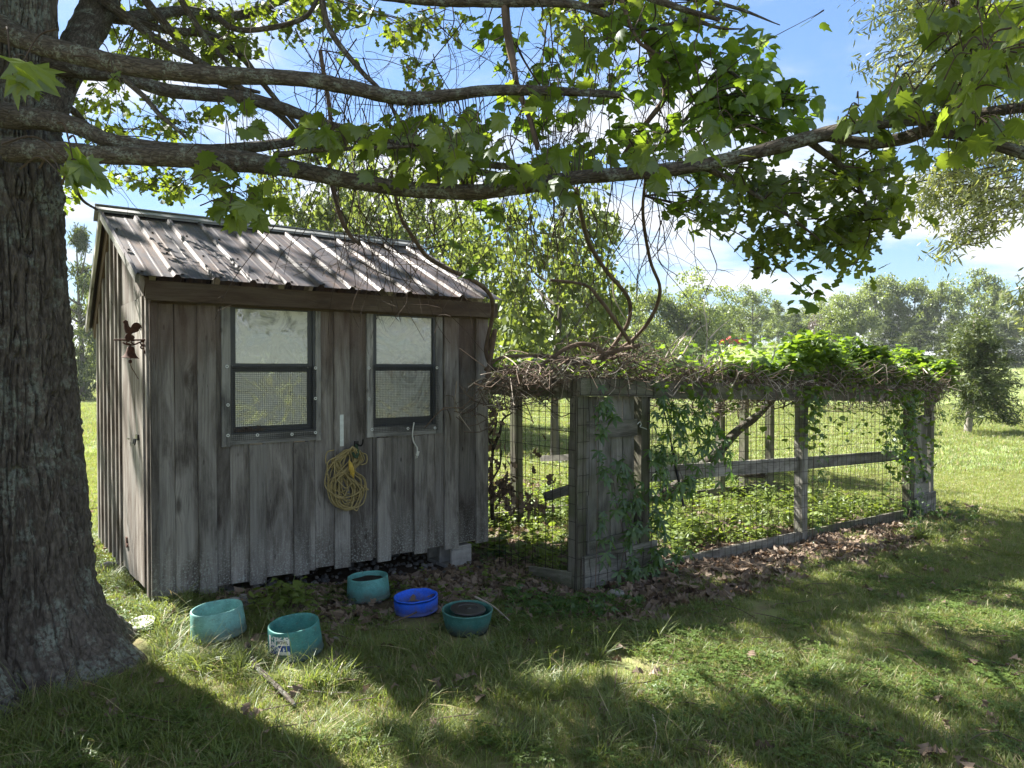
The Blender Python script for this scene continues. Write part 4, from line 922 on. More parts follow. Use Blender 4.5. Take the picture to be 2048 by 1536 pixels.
def leaf_cloud(kind, P, S, Dn=None, tilt=.6, rs=None, roll=None):
    """one mesh of N leaves: P points, S sizes, Dn (N,3) pointing direction of the leaf"""
    rs = rs or RS; T, F = LEAF[kind]; P = np.asarray(P, float); N = len(P); k = len(T)
    if Dn is None:
        a_ = rs.rand(N) * 2 * math.pi; Dn = np.stack([np.cos(a_), np.sin(a_), -rs.rand(N) * .9 + .1], -1)
    Y = Dn / np.linalg.norm(Dn, axis=1)[:, None]
    nrm = np.stack([rs.randn(N) * tilt, rs.randn(N) * tilt, np.ones(N)], -1); X = np.cross(Y, nrm); X /= np.linalg.norm(X, axis=1)[:, None] + 1e-9; Z = np.cross(X, Y)
    S = np.asarray(S, float)[:, None, None] * np.ones((N, 1, 1))
    curl = (1 + rs.randn(N, 1, 1) * 1.2)
    V = P[:, None, :] + S * (T[None, :, 0:1] * X[:, None, :] + T[None, :, 1:2] * Y[:, None, :] + curl * T[None, :, 2:3] * Z[:, None, :])
    Fa = np.array([f for f in F]); FF = (Fa[None] + (np.arange(N) * k)[:, None, None]).reshape(-1, Fa.shape[1])
    return V.reshape(-1, 3), FF
def leaf_mats(P, S, Dn, tilt, rs):                  # same orientation rule for single leaf objects
    out = []
    for p, s_, d_ in zip(P, S, Dn):
        Y = Vector(d_).normalized(); n = Vector((rs.randn() * tilt, rs.randn() * tilt, 1)); X = Y.cross(n).normalized(); Z = X.cross(Y)
        out.append(Matrix(((X.x * s_, Y.x * s_, Z.x * s_, p[0]), (X.y * s_, Y.y * s_, Z.y * s_, p[1]), (X.z * s_, Y.z * s_, Z.z * s_, p[2]), (0, 0, 0, 1))))
    return out
LMESH = {}
def leaf_obj(kind, mat, parent, Mx, name='leaf', var=0):
    key = (kind, mat.name, var)
    if key not in LMESH:
        T, F = LEAF[kind]; V = T.copy(); V[:, 2] += .05 * np.sin(V[:, 0] * 8 + var * 2) - (.05 + .14 * (var % 3)) * V[:, 1] ** 2 + (.5 - .22 * (var % 4)) * np.abs(V[:, 0]) * (1 if var % 2 else -1); V[:, 0] *= (1 + .12 * math.sin(var * 3)); V[:, 0] += .08 * math.sin(var * 5) * V[:, 1] ** 2; LMESH[key] = np_mesh(name, V, F); LMESH[key].materials.append(mat)
    return put(bpy.data.objects.new(name, LMESH[key]), parent, Mx)
# ------------------------------------------------------------------ the big shade tree on the left
tree = empty('shade_tree', (-2.4, 3.7, .0), 'large old tree with two furrowed lichen-spotted stems at the left edge of the photo', 'tree')
def trunk_mesh(cx, cy, zs, cores, flares, nth, nz, NC, amp, lean=(0, 0), ph=0):
    th = np.linspace(0, 2 * math.pi, nth, endpoint=False); z = np.concatenate([np.linspace(zs[0], 3.3, nz - 40), np.linspace(3.32, zs[-1], 40)]); T, Z = np.meshgrid(th, z)
    core = np.interp(Z, zs, cores); fl = np.interp(Z, zs, flares)
    g = .55 + .45 * np.cos(T - .15) + .16 * np.cos(5 * T + 1 + ph) + .08 * np.cos(9 * T)
    Rr = core * (1 + .03 * np.cos(3 * T + 2 + Z) + .02 * np.cos(7 * T + 3 * Z)) + fl * g
    u = T / (2 * math.pi)
    wp = 1.5 * vnoise2(u * 12, Z * 1.6 + ph, px=12) + .9 * vnoise2(u * 30, Z * 6 + 5, px=30)
    n = vnoise2(u * NC + wp, Z * 4.6 + 2 * vnoise2(u * 20, Z * 4, px=20) + ph, px=NC); n2 = vnoise2(u * NC * 2 + wp * 2, Z * 22 + ph, px=NC * 2); n3 = vnoise2(u * NC * 4, Z * 60, px=NC * 4)
    rid = np.clip(np.abs(2 * n - 1) * 2.2, 0, 1) ** .8; d = amp * (rid * 1.25 + .55 * np.abs(2 * n2 - 1) + .3 * n3 + .6 * vnoise2(u * 14, Z * 2, px=14))
    Rr = Rr + d - amp
    X = cx + lean[0] * (Z - zs[0]) + Rr * np.cos(T); Y = cy + lean[1] * (Z - zs[0]) + .86 * Rr * np.sin(T)
    V = np.stack([X, Y, Z], -1).reshape(-1, 3); A = np.stack([Rr * np.cos(T), Rr * np.sin(T), Z], -1).reshape(-1, 3)
    idx = np.arange(nth * nz).reshape(nz, nth); nx = np.roll(idx, -1, 1); F = np.stack([idx[:-1], nx[:-1], nx[1:], idx[1:]], -1).reshape(-1, 4)
    return np_mesh('trunk', V, F, A, True)
zs = [-.15, .06, .09, .14, .21, .31, .43, .92, 1.55, 2.13, 3.1, 4.2, 8.5]
o = obj('trunk', trunk_mesh(-2.565, 3.78, zs, [.36,.35,.35,.345,.34,.335,.33,.31,.265,.225,.205,.20,.12], [.33,.27,.24,.19,.13,.075,.03,.0,0,0,0,0,0], 560, 640, 92, .030), M['bark'], tree, Matrix.Translation((0, 0, 0)))
o = obj('trunk', trunk_mesh(-2.66, 3.18, zs, [.33,.32,.32,.32,.315,.31,.31,.295,.265,.24,.22,.215,.12], [.20,.15,.13,.11,.08,.05,.03,.0,0,0,0,0,0], 360, 480, 84, .030, (-.045, 0), 4.3), M['bark'], tree, Matrix.Translation((0, 0, 0)))
LIMBS = []
def limb(pts, rpx, name='limb', sides=20, mat='limb', parent=None, n=14, wob=.16):
    P = [at(u, v, d) for u, v, d in pts]; Pc = crom(P, n); rr = np.array([r_ * d / FPX for (u, v, d), r_ in zip(pts, rpx)])
    t_ = np.linspace(0, len(pts) - 1, len(Pc)); rad = np.interp(t_, np.arange(len(pts)), rr)
    LIMBS.append((Pc, rad)); mb = MB(); mb.tube(Pc, rad, sides, True, wob); return mb.build(name, M[mat], parent or tree, None, True)
limb([(20,300,3.45),(120,305,3.35),(200,310,3.28),(300,312,3.25),(430,318,3.2),(550,332,3.2),(680,357,3.2),(800,376,3.2),(950,384,3.15),(1060,370,3.1),(1150,356,3.05),(1300,344,3.0),(1450,320,2.92),(1600,280,2.8),(1750,247,2.65),(1900,235,2.5),(2060,213,2.35),(2300,190,2.2)],
     [23,20,17,19,21,18,16,15,14.5,14.5,13.5,13,13.5,14.5,12,11,10.5,10], n=18)
limb([(10,232,3.5),(90,240,3.45),(150,252,3.4),(210,278,3.36),(270,292,3.33),(350,300,3.32),(440,300,3.4),(540,290,3.6),(620,278,3.8),(700,272,3.95),(800,292,4.1),(880,315,4.2),(980,330,4.3),(1080,335,4.4),(1200,330,4.5)],
     [24,20,16,15,15,13,11,10,10,10,9,8,7,5,3])
limb([(0,55,3.5),(50,80,3.45),(110,98,3.4),(200,120,3.35),(300,138,3.3),(430,150,3.3),(560,155,3.3),(640,163,3.3),(700,175,3.3),(810,196,3.3),(900,190,3.3),(1000,180,3.3),(1100,182,3.3),(1240,190,3.3)],
     [24,20,19,19,18,16,15,14.5,14,13,11,10,9,6])
limb([(90,120,3.75),(170,142,3.8),(240,150,3.85),(320,178,3.9),(400,188,4.0),(480,195,4.1),(560,215,4.2),(640,245,4.3),(720,268,4.4),(800,285,4.5),(900,330,4.6),(1000,350,4.7),(1100,358,4.8)],
     [22,17,13,13,13,12,11,10,10,8,7,6,3])
limb([(95,240,3.72),(130,150,3.9),(165,80,4.1),(195,20,4.3),(220,-60,4.6),(260,-220,5.2),(300,-400,6.0)], [26,30,31,31,30,26,18], n=18)
limb([(190,20,4.3),(240,35,4.4),(300,30,4.6),(370,22,4.8),(440,33,5.0),(500,25,5.2),(560,0,5.4),(640,-40,5.6)], [16,13,11,10,9,8,8,6], 'limb', 10)
limb([(110,-90,4.0),(400,-60,3.9),(700,-20,3.9),(860,0,3.9),(1000,4,3.9),(1100,5,3.9),(1180,18,3.9),(1290,70,3.9),(1340,140,3.95),(1400,230,4.0)], [18,15,12,11,10,9,7,5,3,1], 'limb', 10)
limb([(1180,10,3.9),(1300,-10,3.8),(1450,10,3.8),(1560,50,3.8)], [9,7,4,1], 'limb', 8)
limb([(1840,262,2.6),(1930,272,2.5),(1990,290,2.45),(2060,308,2.4),(2200,340,2.3)], [9,11,11,12,12], 'limb', 10)
limb([(1560,292,2.85),(1640,272,2.8),(1720,285,2.75),(1790,280,2.7),(1850,262,2.6),(1900,240,2.5)], [7,10,11,12,12,8], 'limb', 10)
limb([(550,310,3.25),(640,300,3.1),(760,296,3.0),(820,292,2.95)], [6,5,4,3], 'limb', 8)
limb([(1440,40,3.4),(1340,10,3.4),(1240,-30,3.5)], [4,7,9], 'limb', 8)
# drooping dark side branches from the upper left
for pts, r_ in ((((205,0,4.2),(260,40,4.2),(330,90,4.2),(400,125,4.2),(470,170,4.2),(560,230,4.3),(620,300,4.3)), (10,9,8,7,7,6,3)),
               (((240,30,4.3),(330,60,4.4),(420,70,4.5),(480,110,4.6),(520,160,4.7),(600,260,4.8),(640,330,4.9)), (9,8,8,7,6,4,3)),
               (((290,0,4.3),(340,60,4.3),(390,120,4.3),(440,165,4.3),(520,185,4.3)), (8,8,7,7,3)),
               (((350,-20,4.2),(400,60,4.2),(440,110,4.2),(475,150,4.3)), (6,6,5,3)),
               (((250,160,3.3),(290,195,3.3),(320,230,3.3),(350,255,3.3),(372,275,3.3)), (6,5,5,4,3)),
               (((120,205,3.9),(150,225,4.0),(175,250,4.1),(210,270,4.2)), (8,7,5,3)),
               (((640,-20,3.7),(660,60,3.7),(720,140,3.7),(760,180,3.7),(800,240,3.7)), (6,6,5,4,3)),
               (((640,-10,4.3),(600,40,4.3),(480,60,4.3),(420,20,4.4)), (4,5,6,6)),
               (((1290,60,3.9),(1340,50,3.7),(1380,40,3.6),(1440,56,3.5),(1490,58,3.4)), (4,5,5,3,1)),
               (((1270,300,4.2),(1370,240,4.0),(1440,140,3.9),(1520,190,3.8),(1600,200,3.7)), (4,4,4,3,1)),
               (((1380,320,3.0),(1460,360,3.0),(1560,420,3.0),(1640,480,3.0)), (7,6,4,2)),
               (((1620,285,2.8),(1680,330,2.9),(1720,380,3.0),(1740,440,3.1)), (7,6,4,2)),
               (((2060,110,2.3),(1990,90,2.2),(1950,60,2.2),(1900,0,2.2)), (5,5,6,7)),
               (((1880,240,2.5),(1920,170,2.4),(1950,95,2.3)), (5,4,3)),
               (((160,330,3.6),(152,370,3.7),(165,400,3.8),(195,420,3.9)), (3,3,3,2))):
    limb(pts, r_, 'branch', 8, 'limb', None, 6, .08)

# thick climbing vine stems
vine = empty('climbing_vine', at(1200, 700, 5.6), 'bare and leafy vine looping from the tree limbs down to the wire run', 'vine')
VST = []
def vstem(pts, rpx, sides=8, mat='vine', name='stem'):
    P = crom([at(u, v, d) for u, v, d in pts], 6); rad = np.interp(np.linspace(0, len(pts) - 1, len(P)), np.arange(len(pts)), [r_ * p[2] / FPX for r_, p in zip(rpx, pts)])
    VST.append((P, rad)); mb = MB(); mb.tube(P, rad, sides, True, .12); return mb.build(name, M[mat], vine, None, True)
vstem([(1008,-20,3.9),(1012,60,3.9),(1028,140,3.9),(1035,175,3.9),(1060,240,3.9),(1075,300,3.9)], [6,6,6,6,5,4])
vstem([(1012,0,3.92),(1018,60,3.95),(1030,130,3.9)], [5,5,4])
vstem([(1265,-20,3.8),(1285,60,3.8),(1310,130,3.8),(1330,190,3.8),(1290,250,3.85),(1245,310,3.9)], [5,6,6,6,5,3])
vstem([(1240,-10,3.7),(1275,80,3.7),(1330,120,3.7),(1390,200,3.8)], [4,4,3,2])
vstem([(1152,378,3.1),(1165,440,3.6),(1180,490,4.2),(1215,545,4.8),(1256,595,5.3),(1258,640,5.5),(1235,680,5.6),(1205,720,5.6)], [4.5,4.5,4.5,4,4,4,4.5,4.5])
vstem([(1292,345,3.2),(1286,430,4.2),(1300,520,4.7),(1320,578,5.2),(1305,630,5.5),(1270,675,5.7),(1220,712,5.7)], [3,3.2,3.5,3.5,3.8,4,4])
vstem([(780,330,4.2),(800,430,4.4),(830,480,4.6),(856,515,4.8),(900,540,5.0),(945,560,5.2),(980,590,5.5),(985,630,5.8),(972,700,5.9),(985,740,5.9)], [3,3.5,4,4,4.3,4.3,4.3,4.3,4,4])
vstem([(985,738,5.9),(1030,746,5.8),(1062,738,5.7),(1095,722,5.6),(1130,698,5.6),(1165,688,5.6),(1200,700,5.6),(1215,725,5.6)], [4,4,4,4,4.5,4.5,5,4.5])
vstem([(970,740,5.9),(1000,716,5.8),(1050,712,5.8),(1120,715,5.7),(1190,725,5.7),(1260,705,5.6)], [3,3,3.5,4,4,3])
vstem([(1100,715,5.7),(1150,726,5.6),(1190,722,5.6),(1215,706,5.6),(1280,690,5.6)], [5,6,6,5,4])
vstem([(1100,560,5.2),(1170,570,5.2),(1200,600,5.2),(1230,640,5.3),(1260,685,5.5)], [3,3,4,4,4])
vstem([(640,100,4.5),(660,230,4.6),(660,340,4.7),(680,430,4.9),(700,470,5.0),(720,490,5.0)], [4,4,5,5,4,3])
vstem([(975,760,5.85),(985,690,5.85),(990,660,5.85),(975,700,5.95)], [5,5,4,4])
# thin hanging strands: start on something above, wander down
rs = np.random.RandomState(21)
strandV = MB(); STR = []
def strand(u0, v0, d0, du, dv, dd_, r0, n=9, wig=1.0, twigs=2):
    P = []; ph1, ph2 = rs.rand() * 6, rs.rand() * 6; a1, a2 = rs.randn() * 26 * wig, rs.randn() * 9 * wig
    for i in range(n):
        t_ = i / (n - 1); P.append(at(u0 + du * t_ + a1 * math.sin(ph1 + t_ * 4) + a2 * math.sin(ph2 + t_ * 11), v0 + dv * t_ + a2 * math.cos(ph1 + t_ * 9), d0 + dd_ * t_ + .12 * math.sin(ph2 + 5 * t_)))
    P = crom(P, 3); rad = np.linspace(r0, r0 * .45, len(P)); strandV.tube(P, rad, 4, False); STR.append(P)
    for _ in range(twigs):
        k = rs.randint(3, len(P) - 2); q = Vector(P[k]); d_ = Vector((rs.randn(), rs.randn() * .7, rs.randn() * .6 + .1)).normalized(); L = .05 + .14 * rs.rand()
        strandV.tube([q, q + d_ * L * .5 + Vector((0, 0, .01)), q + d_ * L], [r0 * .5, r0 * .4, r0 * .25], 3, False)
for i in range(160):                               # centre curtain
    u0 = rs.uniform(620, 1420); v0 = rs.uniform(-30, 330); strand(u0, v0, rs.uniform(3.3, 5.0), rs.randn() * 70, rs.uniform(120, 380), rs.uniform(-.2, .8), rs.uniform(.0018, .0046))
for i in range(70):                                # down to the cage and roof
    u0 = rs.uniform(640, 1420); v0 = rs.uniform(330, 450); v1 = rs.uniform(520, 700); strand(u0, v0, rs.uniform(4, 5), rs.randn() * 60 + 20, v1 - v0, rs.uniform(.3, .9), rs.uniform(.0018, .0042))
for i in range(40): strand(rs.uniform(180, 620), rs.uniform(-20, 330), rs.uniform(3.6, 4.6), rs.uniform(20, 160), rs.uniform(60, 260), rs.uniform(-.1, .6), rs.uniform(.0014, .003))
for i in range(80): strand(rs.uniform(560, 1350), rs.uniform(60, 560), rs.uniform(3.6, 5.2), rs.uniform(-260, 260), rs.uniform(-90, 120), rs.uniform(-.3, .3), rs.uniform(.0012, .003), wig=.7)
for (a, b) in (((715,405,4.0),(905,690,4.55)), ((760,490,4.2),(985,720,5.3)), ((700,470,4.9),(940,560,5.1)), ((560,425,4.4),(430,640,4.3)), ((470,440,4.3),(610,425,4.6)), ((1200,560,5.1),(1130,640,5.4))):
    strand(a[0], a[1], a[2], b[0] - a[0], b[1] - a[1], b[2] - a[2], .0042, 9, .35, 5)
strandV.build('thin_stems', M['twig'], vine, None, True)['kind'] = 'stuff'

# leaves and twigs, clump by clump: (u, v, ru, rv, depth, depth spread, n leaves, leaf size px at that depth)
def near_on(lst, p):
    best = None
    for P, r_ in lst:
        d = np.linalg.norm(P - np.array(p), axis=1); k = int(d.argmin())
        if best is None or d[k] < best[0]: best = (d[k], P[k])
    return best[1]
def foliage(parent, clumps, kind, mat, lowkind, seed, src, top=300, twigmat='twig', down=.5, nm_twig='twigs'):
    rs = np.random.RandomState(seed); LP, LS, LD = [], [], []; tw = MB()
    for (u, v, ru, rv, d, sd_, n, px) in clumps:
        nt = max(2, n // 11)
        c_ = at(u, v, d)
        for _ in range(nt):
            a_ = rs.rand() * 6.283; q = math.sqrt(rs.rand()); e = at(u + ru * q * math.cos(a_), v + rv * q * math.sin(a_), d + rs.randn() * sd_)
            s_ = near_on(src, at(u + ru * rs.randn() * .4, v - rv * .3, d)) if rs.rand() < .45 else np.array(at(u + ru * rs.randn() * .35, v + rv * rs.randn() * .35, d + rs.randn() * sd_ * .5))
            s_ = Vector(s_); m = (s_ + e) / 2 + Vector((rs.randn(), rs.randn(), rs.randn() * .5 + .5)) * .06 * (e - s_).length
            if (e - s_).length > 1.6: s_ = e + (s_ - e).normalized() * .5; m = (s_ + e) / 2
            P = crom([s_, m, e], 5); tw.tube(P, np.linspace(.0042, .0012, len(P)), 4, False)
            k = max(1, int(n / nt))
            for j in range(k):
                t_ = 1 - rs.rand() ** 1.3 * .75; p = P[min(len(P) - 1, int(t_ * (len(P) - 1)))] + rs.randn(3) * .5 * px * d / FPX
                s2 = px * d / FPX * (.55 + .75 * rs.rand()); a2 = rs.rand() * 6.283
                LP.append(p); LS.append(s2); LD.append((math.cos(a2), math.sin(a2), -down - rs.rand() * .9 + .35))
    LP = np.array(LP); LS = np.array(LS); LD = np.array(LD)
    # screen size, keep the largest as leaves of their own
    rel = LP - np.array(EYE); scr = LS / rel[:, 1]; order = np.argsort(-scr * ((np.abs(rel[:, 0] / rel[:, 1]) < .69) & (rel[:, 2] / rel[:, 1] < .50)))
    big, rest = order[:top], order[top:]
    for i, Mx in zip(big, leaf_mats(LP[big], LS[big], LD[big], .55, rs)): leaf_obj(kind, mat, parent, Mx, 'leaf', int(rs.randint(7)))
    V, F = leaf_cloud(lowkind, LP[rest], LS[rest], LD[rest], .55, rs)
    o = obj('foliage', np_mesh('foliage', V @ np.eye(3) - np.array(WM[parent.name].translation), F), mat, parent, WM[parent.name]); o['kind'] = 'stuff'
    tw.build(nm_twig, M[twigmat], parent, None, True)['kind'] = 'stuff'
    return len(LP)
oakc = [(400,50,120,55,5.2,.5,150,20),(330,100,90,50,5.0,.5,90,18),(620,20,90,40,5.4,.5,90,18),(520,30,60,35,5.4,.5,60,18),(470,90,60,40,4.6,.4,50,22),(690,30,50,40,5.2,.5,60,18),
    (840,50,110,55,5.0,.5,150,20),(860,150,50,60,5.0,.5,70,20),(180,210,40,50,4.6,.4,45,20),(250,265,100,32,5.0,.4,130,20),(330,240,70,50,5.0,.4,70,20),(410,232,40,20,4.8,.3,25,20),
    (150,395,22,35,5.0,.3,30,20),(270,350,40,30,5.0,.3,40,19),(350,375,70,38,5.0,.4,110,19),(430,90,90,60,4.8,.4,80,20),(250,60,40,60,5.0,.4,40,18),(560,60,60,30,5.4,.4,40,18),
    (1450,30,60,30,4.0,.3,40,26),(1150,30,90,40,5.0,.5,110,20),(1300,20,90,30,4.8,.5,110,20),(640,80,30,50,5.2,.4,25,18),
    (1500,395,95,50,3.3,.35,110,34),(1600,370,110,55,3.2,.35,140,34),(1700,320,100,45,3.0,.3,100,34),(1650,450,110,60,3.3,.35,160,34),(1750,430,80,60,3.3,.3,100,32),
    (1560,490,70,45,3.4,.3,70,34),(1700,505,60,38,3.4,.3,60,32),(1520,535,14,16,3.4,.1,6,36),(1500,330,90,40,3.2,.3,70,30),(1800,350,60,60,3.2,.3,60,32),(1400,400,60,40,3.3,.3,35,32)]
oakc = [(u, v, ru, rv, d, s_, int(n * (1.7 if d > 4.4 else 1.1)), px) for (u, v, ru, rv, d, s_, n, px) in oakc]
nk = foliage(tree, oakc, 'oak', M['oak'], 'oaklow', 5, LIMBS, 125)
mapc = [(455,215,40,25,3.2,.2,6,50),(440,330,40,40,3.1,.2,10,62),(480,390,60,45,3.0,.2,14,74),(500,230,30,30,3.2,.2,7,55),(530,400,40,40,3.1,.2,7,60),(650,240,60,30,3.2,.2,12,56),(690,280,70,35,3.1,.2,16,60),(560,320,30,20,3.1,.1,4,50),
    (790,260,80,40,3.2,.3,24,60),(880,290,90,50,3.2,.3,34,60),(900,250,70,30,3.2,.3,18,54),(960,310,80,50,3.2,.3,26,64),(1050,330,80,40,3.2,.3,22,60),(800,340,70,30,3.2,.2,14,56),
    (1150,300,80,40,3.3,.3,24,54),(1190,80,60,40,3.3,.3,10,60),(1150,180,60,40,3.3,.3,14,52),(1050,200,60,40,3.4,.3,12,50),(1420,260,28,55,2.2,.1,3,72),(1120,370,40,30,3.0,.1,5,70),(1320,300,60,60,3.2,.3,18,56),
    (1950,60,100,70,2.2,.2,34,76),(1850,200,110,45,2.3,.2,30,70),(1980,130,80,50,2.1,.2,24,80),(1960,250,90,35,2.2,.2,22,74),(1880,300,60,30,2.3,.2,8,66),(1740,240,70,40,2.6,.2,16,60),(1900,20,90,30,2.2,.2,16,72),(2020,40,40,60,2.1,.15,10,84)]
for (u, v, d, px) in ((24,115,1.55,105),(30,150,1.6,95),(140,318,1.5,95),(165,330,1.5,85),(118,345,1.5,70),(228,150,2.4,36),(225,158,2.4,34)): mapc.append((u, v, 6, 6, d, .03, 2, px))
foliage(vine, [(u, v, ru, rv, d, s_, n, px) for (u, v, ru, rv, d, s_, n, px) in
    [(1560,190,100,70,3.8,.3,170,34),(1500,240,120,60,3.8,.35,150,34),(1620,200,45,50,3.8,.2,40,34),(1470,120,90,60,3.9,.3,90,32),(1400,90,80,70,3.9,.3,90,30),(1330,150,70,90,3.9,.3,70,30),(1280,60,80,60,4.0,.3,60,28),
     (1050,160,90,70,4.2,.4,50,28),(1130,100,80,60,4.2,.4,45,28),(1230,190,80,70,4.0,.4,60,28),(960,60,70,50,4.2,.4,40,26),(1080,250,80,50,4.0,.4,50,30),(1250,270,80,50,4.0,.4,60,28),(1380,330,80,50,3.8,.4,60,28),
     (940,240,60,40,4.0,.3,30,28),(1620,580,50,45,3.6,.15,26,28),(1640,520,30,40,3.6,.15,12,26),(1640,30,30,20,3.6,.1,5,26),(700,90,40,60,4.4,.3,16,22),(1560,430,80,50,3.7,.3,60,28),(1450,470,60,30,3.7,.3,20,26),(975,440,40,60,4.4,.3,22,30),(970,520,30,40,4.6,.2,12,30)]],
    'grape', M['grape'], 'maplelow', 9, VST, 240)
rsm = np.random.RandomState(77); LP, LS, LD = [], [], []
tw = MB()
for (u, v, ru, rv, d, s_, n, px) in mapc:
    if d > 1.9: px = px * .66; n = int(n * 1.35 + .5)
    for _ in range(n):
        a_ = rsm.rand() * 6.283; q = math.sqrt(rsm.rand()); p = at(u + ru * q * math.cos(a_), v + rv * q * math.sin(a_), d + rsm.randn() * s_); a2 = rsm.rand() * 6.283
        sz_ = px * d / FPX * rsm.uniform(.75, 1.25); D_l = Vector((math.cos(a2), math.sin(a2) * .6, -.35 - .6 * rsm.rand())).normalized()
        if d < 1.7 : D_l = Vector((.9, -.1, -.35 - .25 * rsm.rand())).normalized()
        LP.append(tuple(p)); LS.append(sz_); LD.append(tuple(D_l))
        s0 = Vector(near_on(LIMBS, p)) if d > 1.7 else p + Vector((-.25, .05, .08)); 
        if (s0 - p).length > .25: s0 = p + ((s0 - p).normalized() * .6 + Vector(rsm.randn(3)) * .7 - D_l * .6).normalized() * rsm.uniform(.05, .13)
        tw.tube(crom([s0, (s0 + p) / 2 + Vector((0, 0, .03)), p], 4), [.0028, .0026, .0024, .0022, .002, .0018, .0016, .0014, .0012][:len(crom([s0, (s0 + p) / 2, p], 4))], 4, False)
LP = np.array(LP); LS = np.array(LS); LD = np.array(LD); spr = tree
order = np.argsort(-LS / LP[:, 1])
for i, Mx in zip(order[:170], leaf_mats(LP[order[:170]], LS[order[:170]], LD[order[:170]], .6, rsm)): leaf_obj('maple', M['maple'], spr, Mx, 'leaf', int(rsm.randint(7)))
rest = order[170:]
if len(rest):
    V, F = leaf_cloud('maple', LP[rest], LS[rest], LD[rest], .6, rsm); obj('foliage', np_mesh('foliage', V - np.array(WM[spr.name].translation), F), M['maple'], spr, WM[spr.name])['kind'] = 'stuff'
tw.build('twigs', M['twig'], spr)['kind'] = 'stuff'

# crown above the frame: branches and leaf masses whose shade falls on the lawn, with gaps where the photo is sunlit
def lit_want(x, y):                                 # 1 = the photo shows sun on the ground here
    x = np.asarray(x, float); y = np.asarray(y, float); L = np.zeros_like(x)
    yb = 5.75 + .28 * np.clip(x, -2, 6) + .5 * (vnoise2(x * .9 + 3, y * .9) - .5)
    L = np.maximum(L, sstep(y, yb - .1, yb + .9))
    for (u, v, rx, ry, st) in SPOTS:
        rx, ry, st = rx * 1.35, ry * 1.35, min(1, st * 1.3)
        g = gnd(u, v); L = np.maximum(L, st * (1 - sstep(((x - g.x) / rx) ** 2 + ((y - g.y) / ry) ** 2, .55, 1.25)))
    return L
SPOTS = [(1500,1350,.34,.30,1),(1600,1330,.25,.2,.8),(1440,1400,.3,.16,.8),(640,1370,.34,.16,1),(430,1375,.3,.14,.9),(560,1450,.26,.10,.9),(720,1420,.22,.12,.8),(960,1440,.16,.10,.8),(860,1400,.16,.1,.6),(300,1290,.14,.2,.8),(280,1220,.2,.3,.7),
         (1900,1240,.7,.25,.6),(1980,1380,.55,.2,.6),(1760,1250,.4,.14,.5),(2040,1160,.6,.3,.8),(1900,1480,.4,.12,.5),(1700,1130,.5,.25,.7),(1540,1110,.3,.2,.7),(1120,1440,.2,.08,.5),(760,1500,.3,.06,.5)]
rc = np.random.RandomState(4); NCR = 38000
cx_ = rc.uniform(-1, 1, (NCR, 3)); cx_ = cx_[(cx_ ** 2).sum(1) < 1]
P = cx_ * np.array([8.0, 7.5, 3.4]) + np.array([-3.5, 6.5, 8.6])
G = P[:, :2] - np.array([SUN.x, SUN.y]) / SUN.z * P[:, 2:3]
keep = (P[:, 2] > 1.55 + .56 * np.maximum(P[:, 1], 0) + .5) & (P[:, 2] > 4.6)
lw = lit_want(G[:, 0], G[:, 1])
# shade on the shed roof is only patchy
t_r = (P[:, 2] - 2.4) / SUN.z; RX = P[:, 0] - SUN.x * t_r; RY = P[:, 1] - SUN.y * t_r
aa = (RX - C0.x) * AX.x + (RY - C0.y) * AX.y; bb_ = (RX - C0.x) * BX.x + (RY - C0.y) * BX.y
onroof = (aa > -.8) & (aa < W_ + .3) & (bb_ > -.35) & (bb_ < D_ + .3)
nr = vnoise2(aa * 1.7 + 5, bb_ * 5 + 1) * .6 + vnoise2(aa * 5, bb_ * 9) * .4
keep &= ~(onroof & (nr > .56))
keep &= (rc.rand(len(P)) > lw * 1.02)
t_f = (P[:, 2] - 2.8) / SUN.z; FX = P[:, 0] - SUN.x * t_f; FY = P[:, 1] - SUN.y * t_f
keep &= ~((FX > -1.2) & (FX < 2.4) & (FY > 2.2) & (FY < 4.6) & (rc.rand(len(P)) < .55))
Pk = P[keep]; 
# leave loose gaps everywhere
gn = vnoise2(Pk[:, 0] * 2.2 + 50, Pk[:, 1] * 2.2 + 50) * .6 + vnoise2(Pk[:, 0] * 6 + 50, Pk[:, 1] * 6) * .4
Pk = Pk[gn > .22]; print('crown leaves', len(Pk))
V, F = leaf_cloud('maplelow', Pk, rc.uniform(.14, .22, len(Pk)), None, .5, rc)
obj('crown', np_mesh('crown', V - np.array(WM[tree.name].translation), F), M['oak'], tree, WM[tree.name])['kind'] = 'stuff'
mb = MB()
for k in range(34):
    z0 = rc.uniform(3.6, 7.5); s_ = Vector((-2.5, 3.7, z0)); e = Vector(Pk[rc.randint(len(Pk))]); e.z = max(e.z, 1.55 + .6 * max(e.y, 0) + .4)
    m = (s_ + e) / 2 + Vector((rc.randn() * .3, rc.randn() * .3, .5)); m.z = max(m.z, 1.55 + .6 * max(m.y, 0) + .3)
    mb.tube(crom([s_, m, e], 6), np.linspace(.07, .015, 13), 6, False)
mb.build('crown_branches', M['limb'], tree)['kind'] = 'stuff'
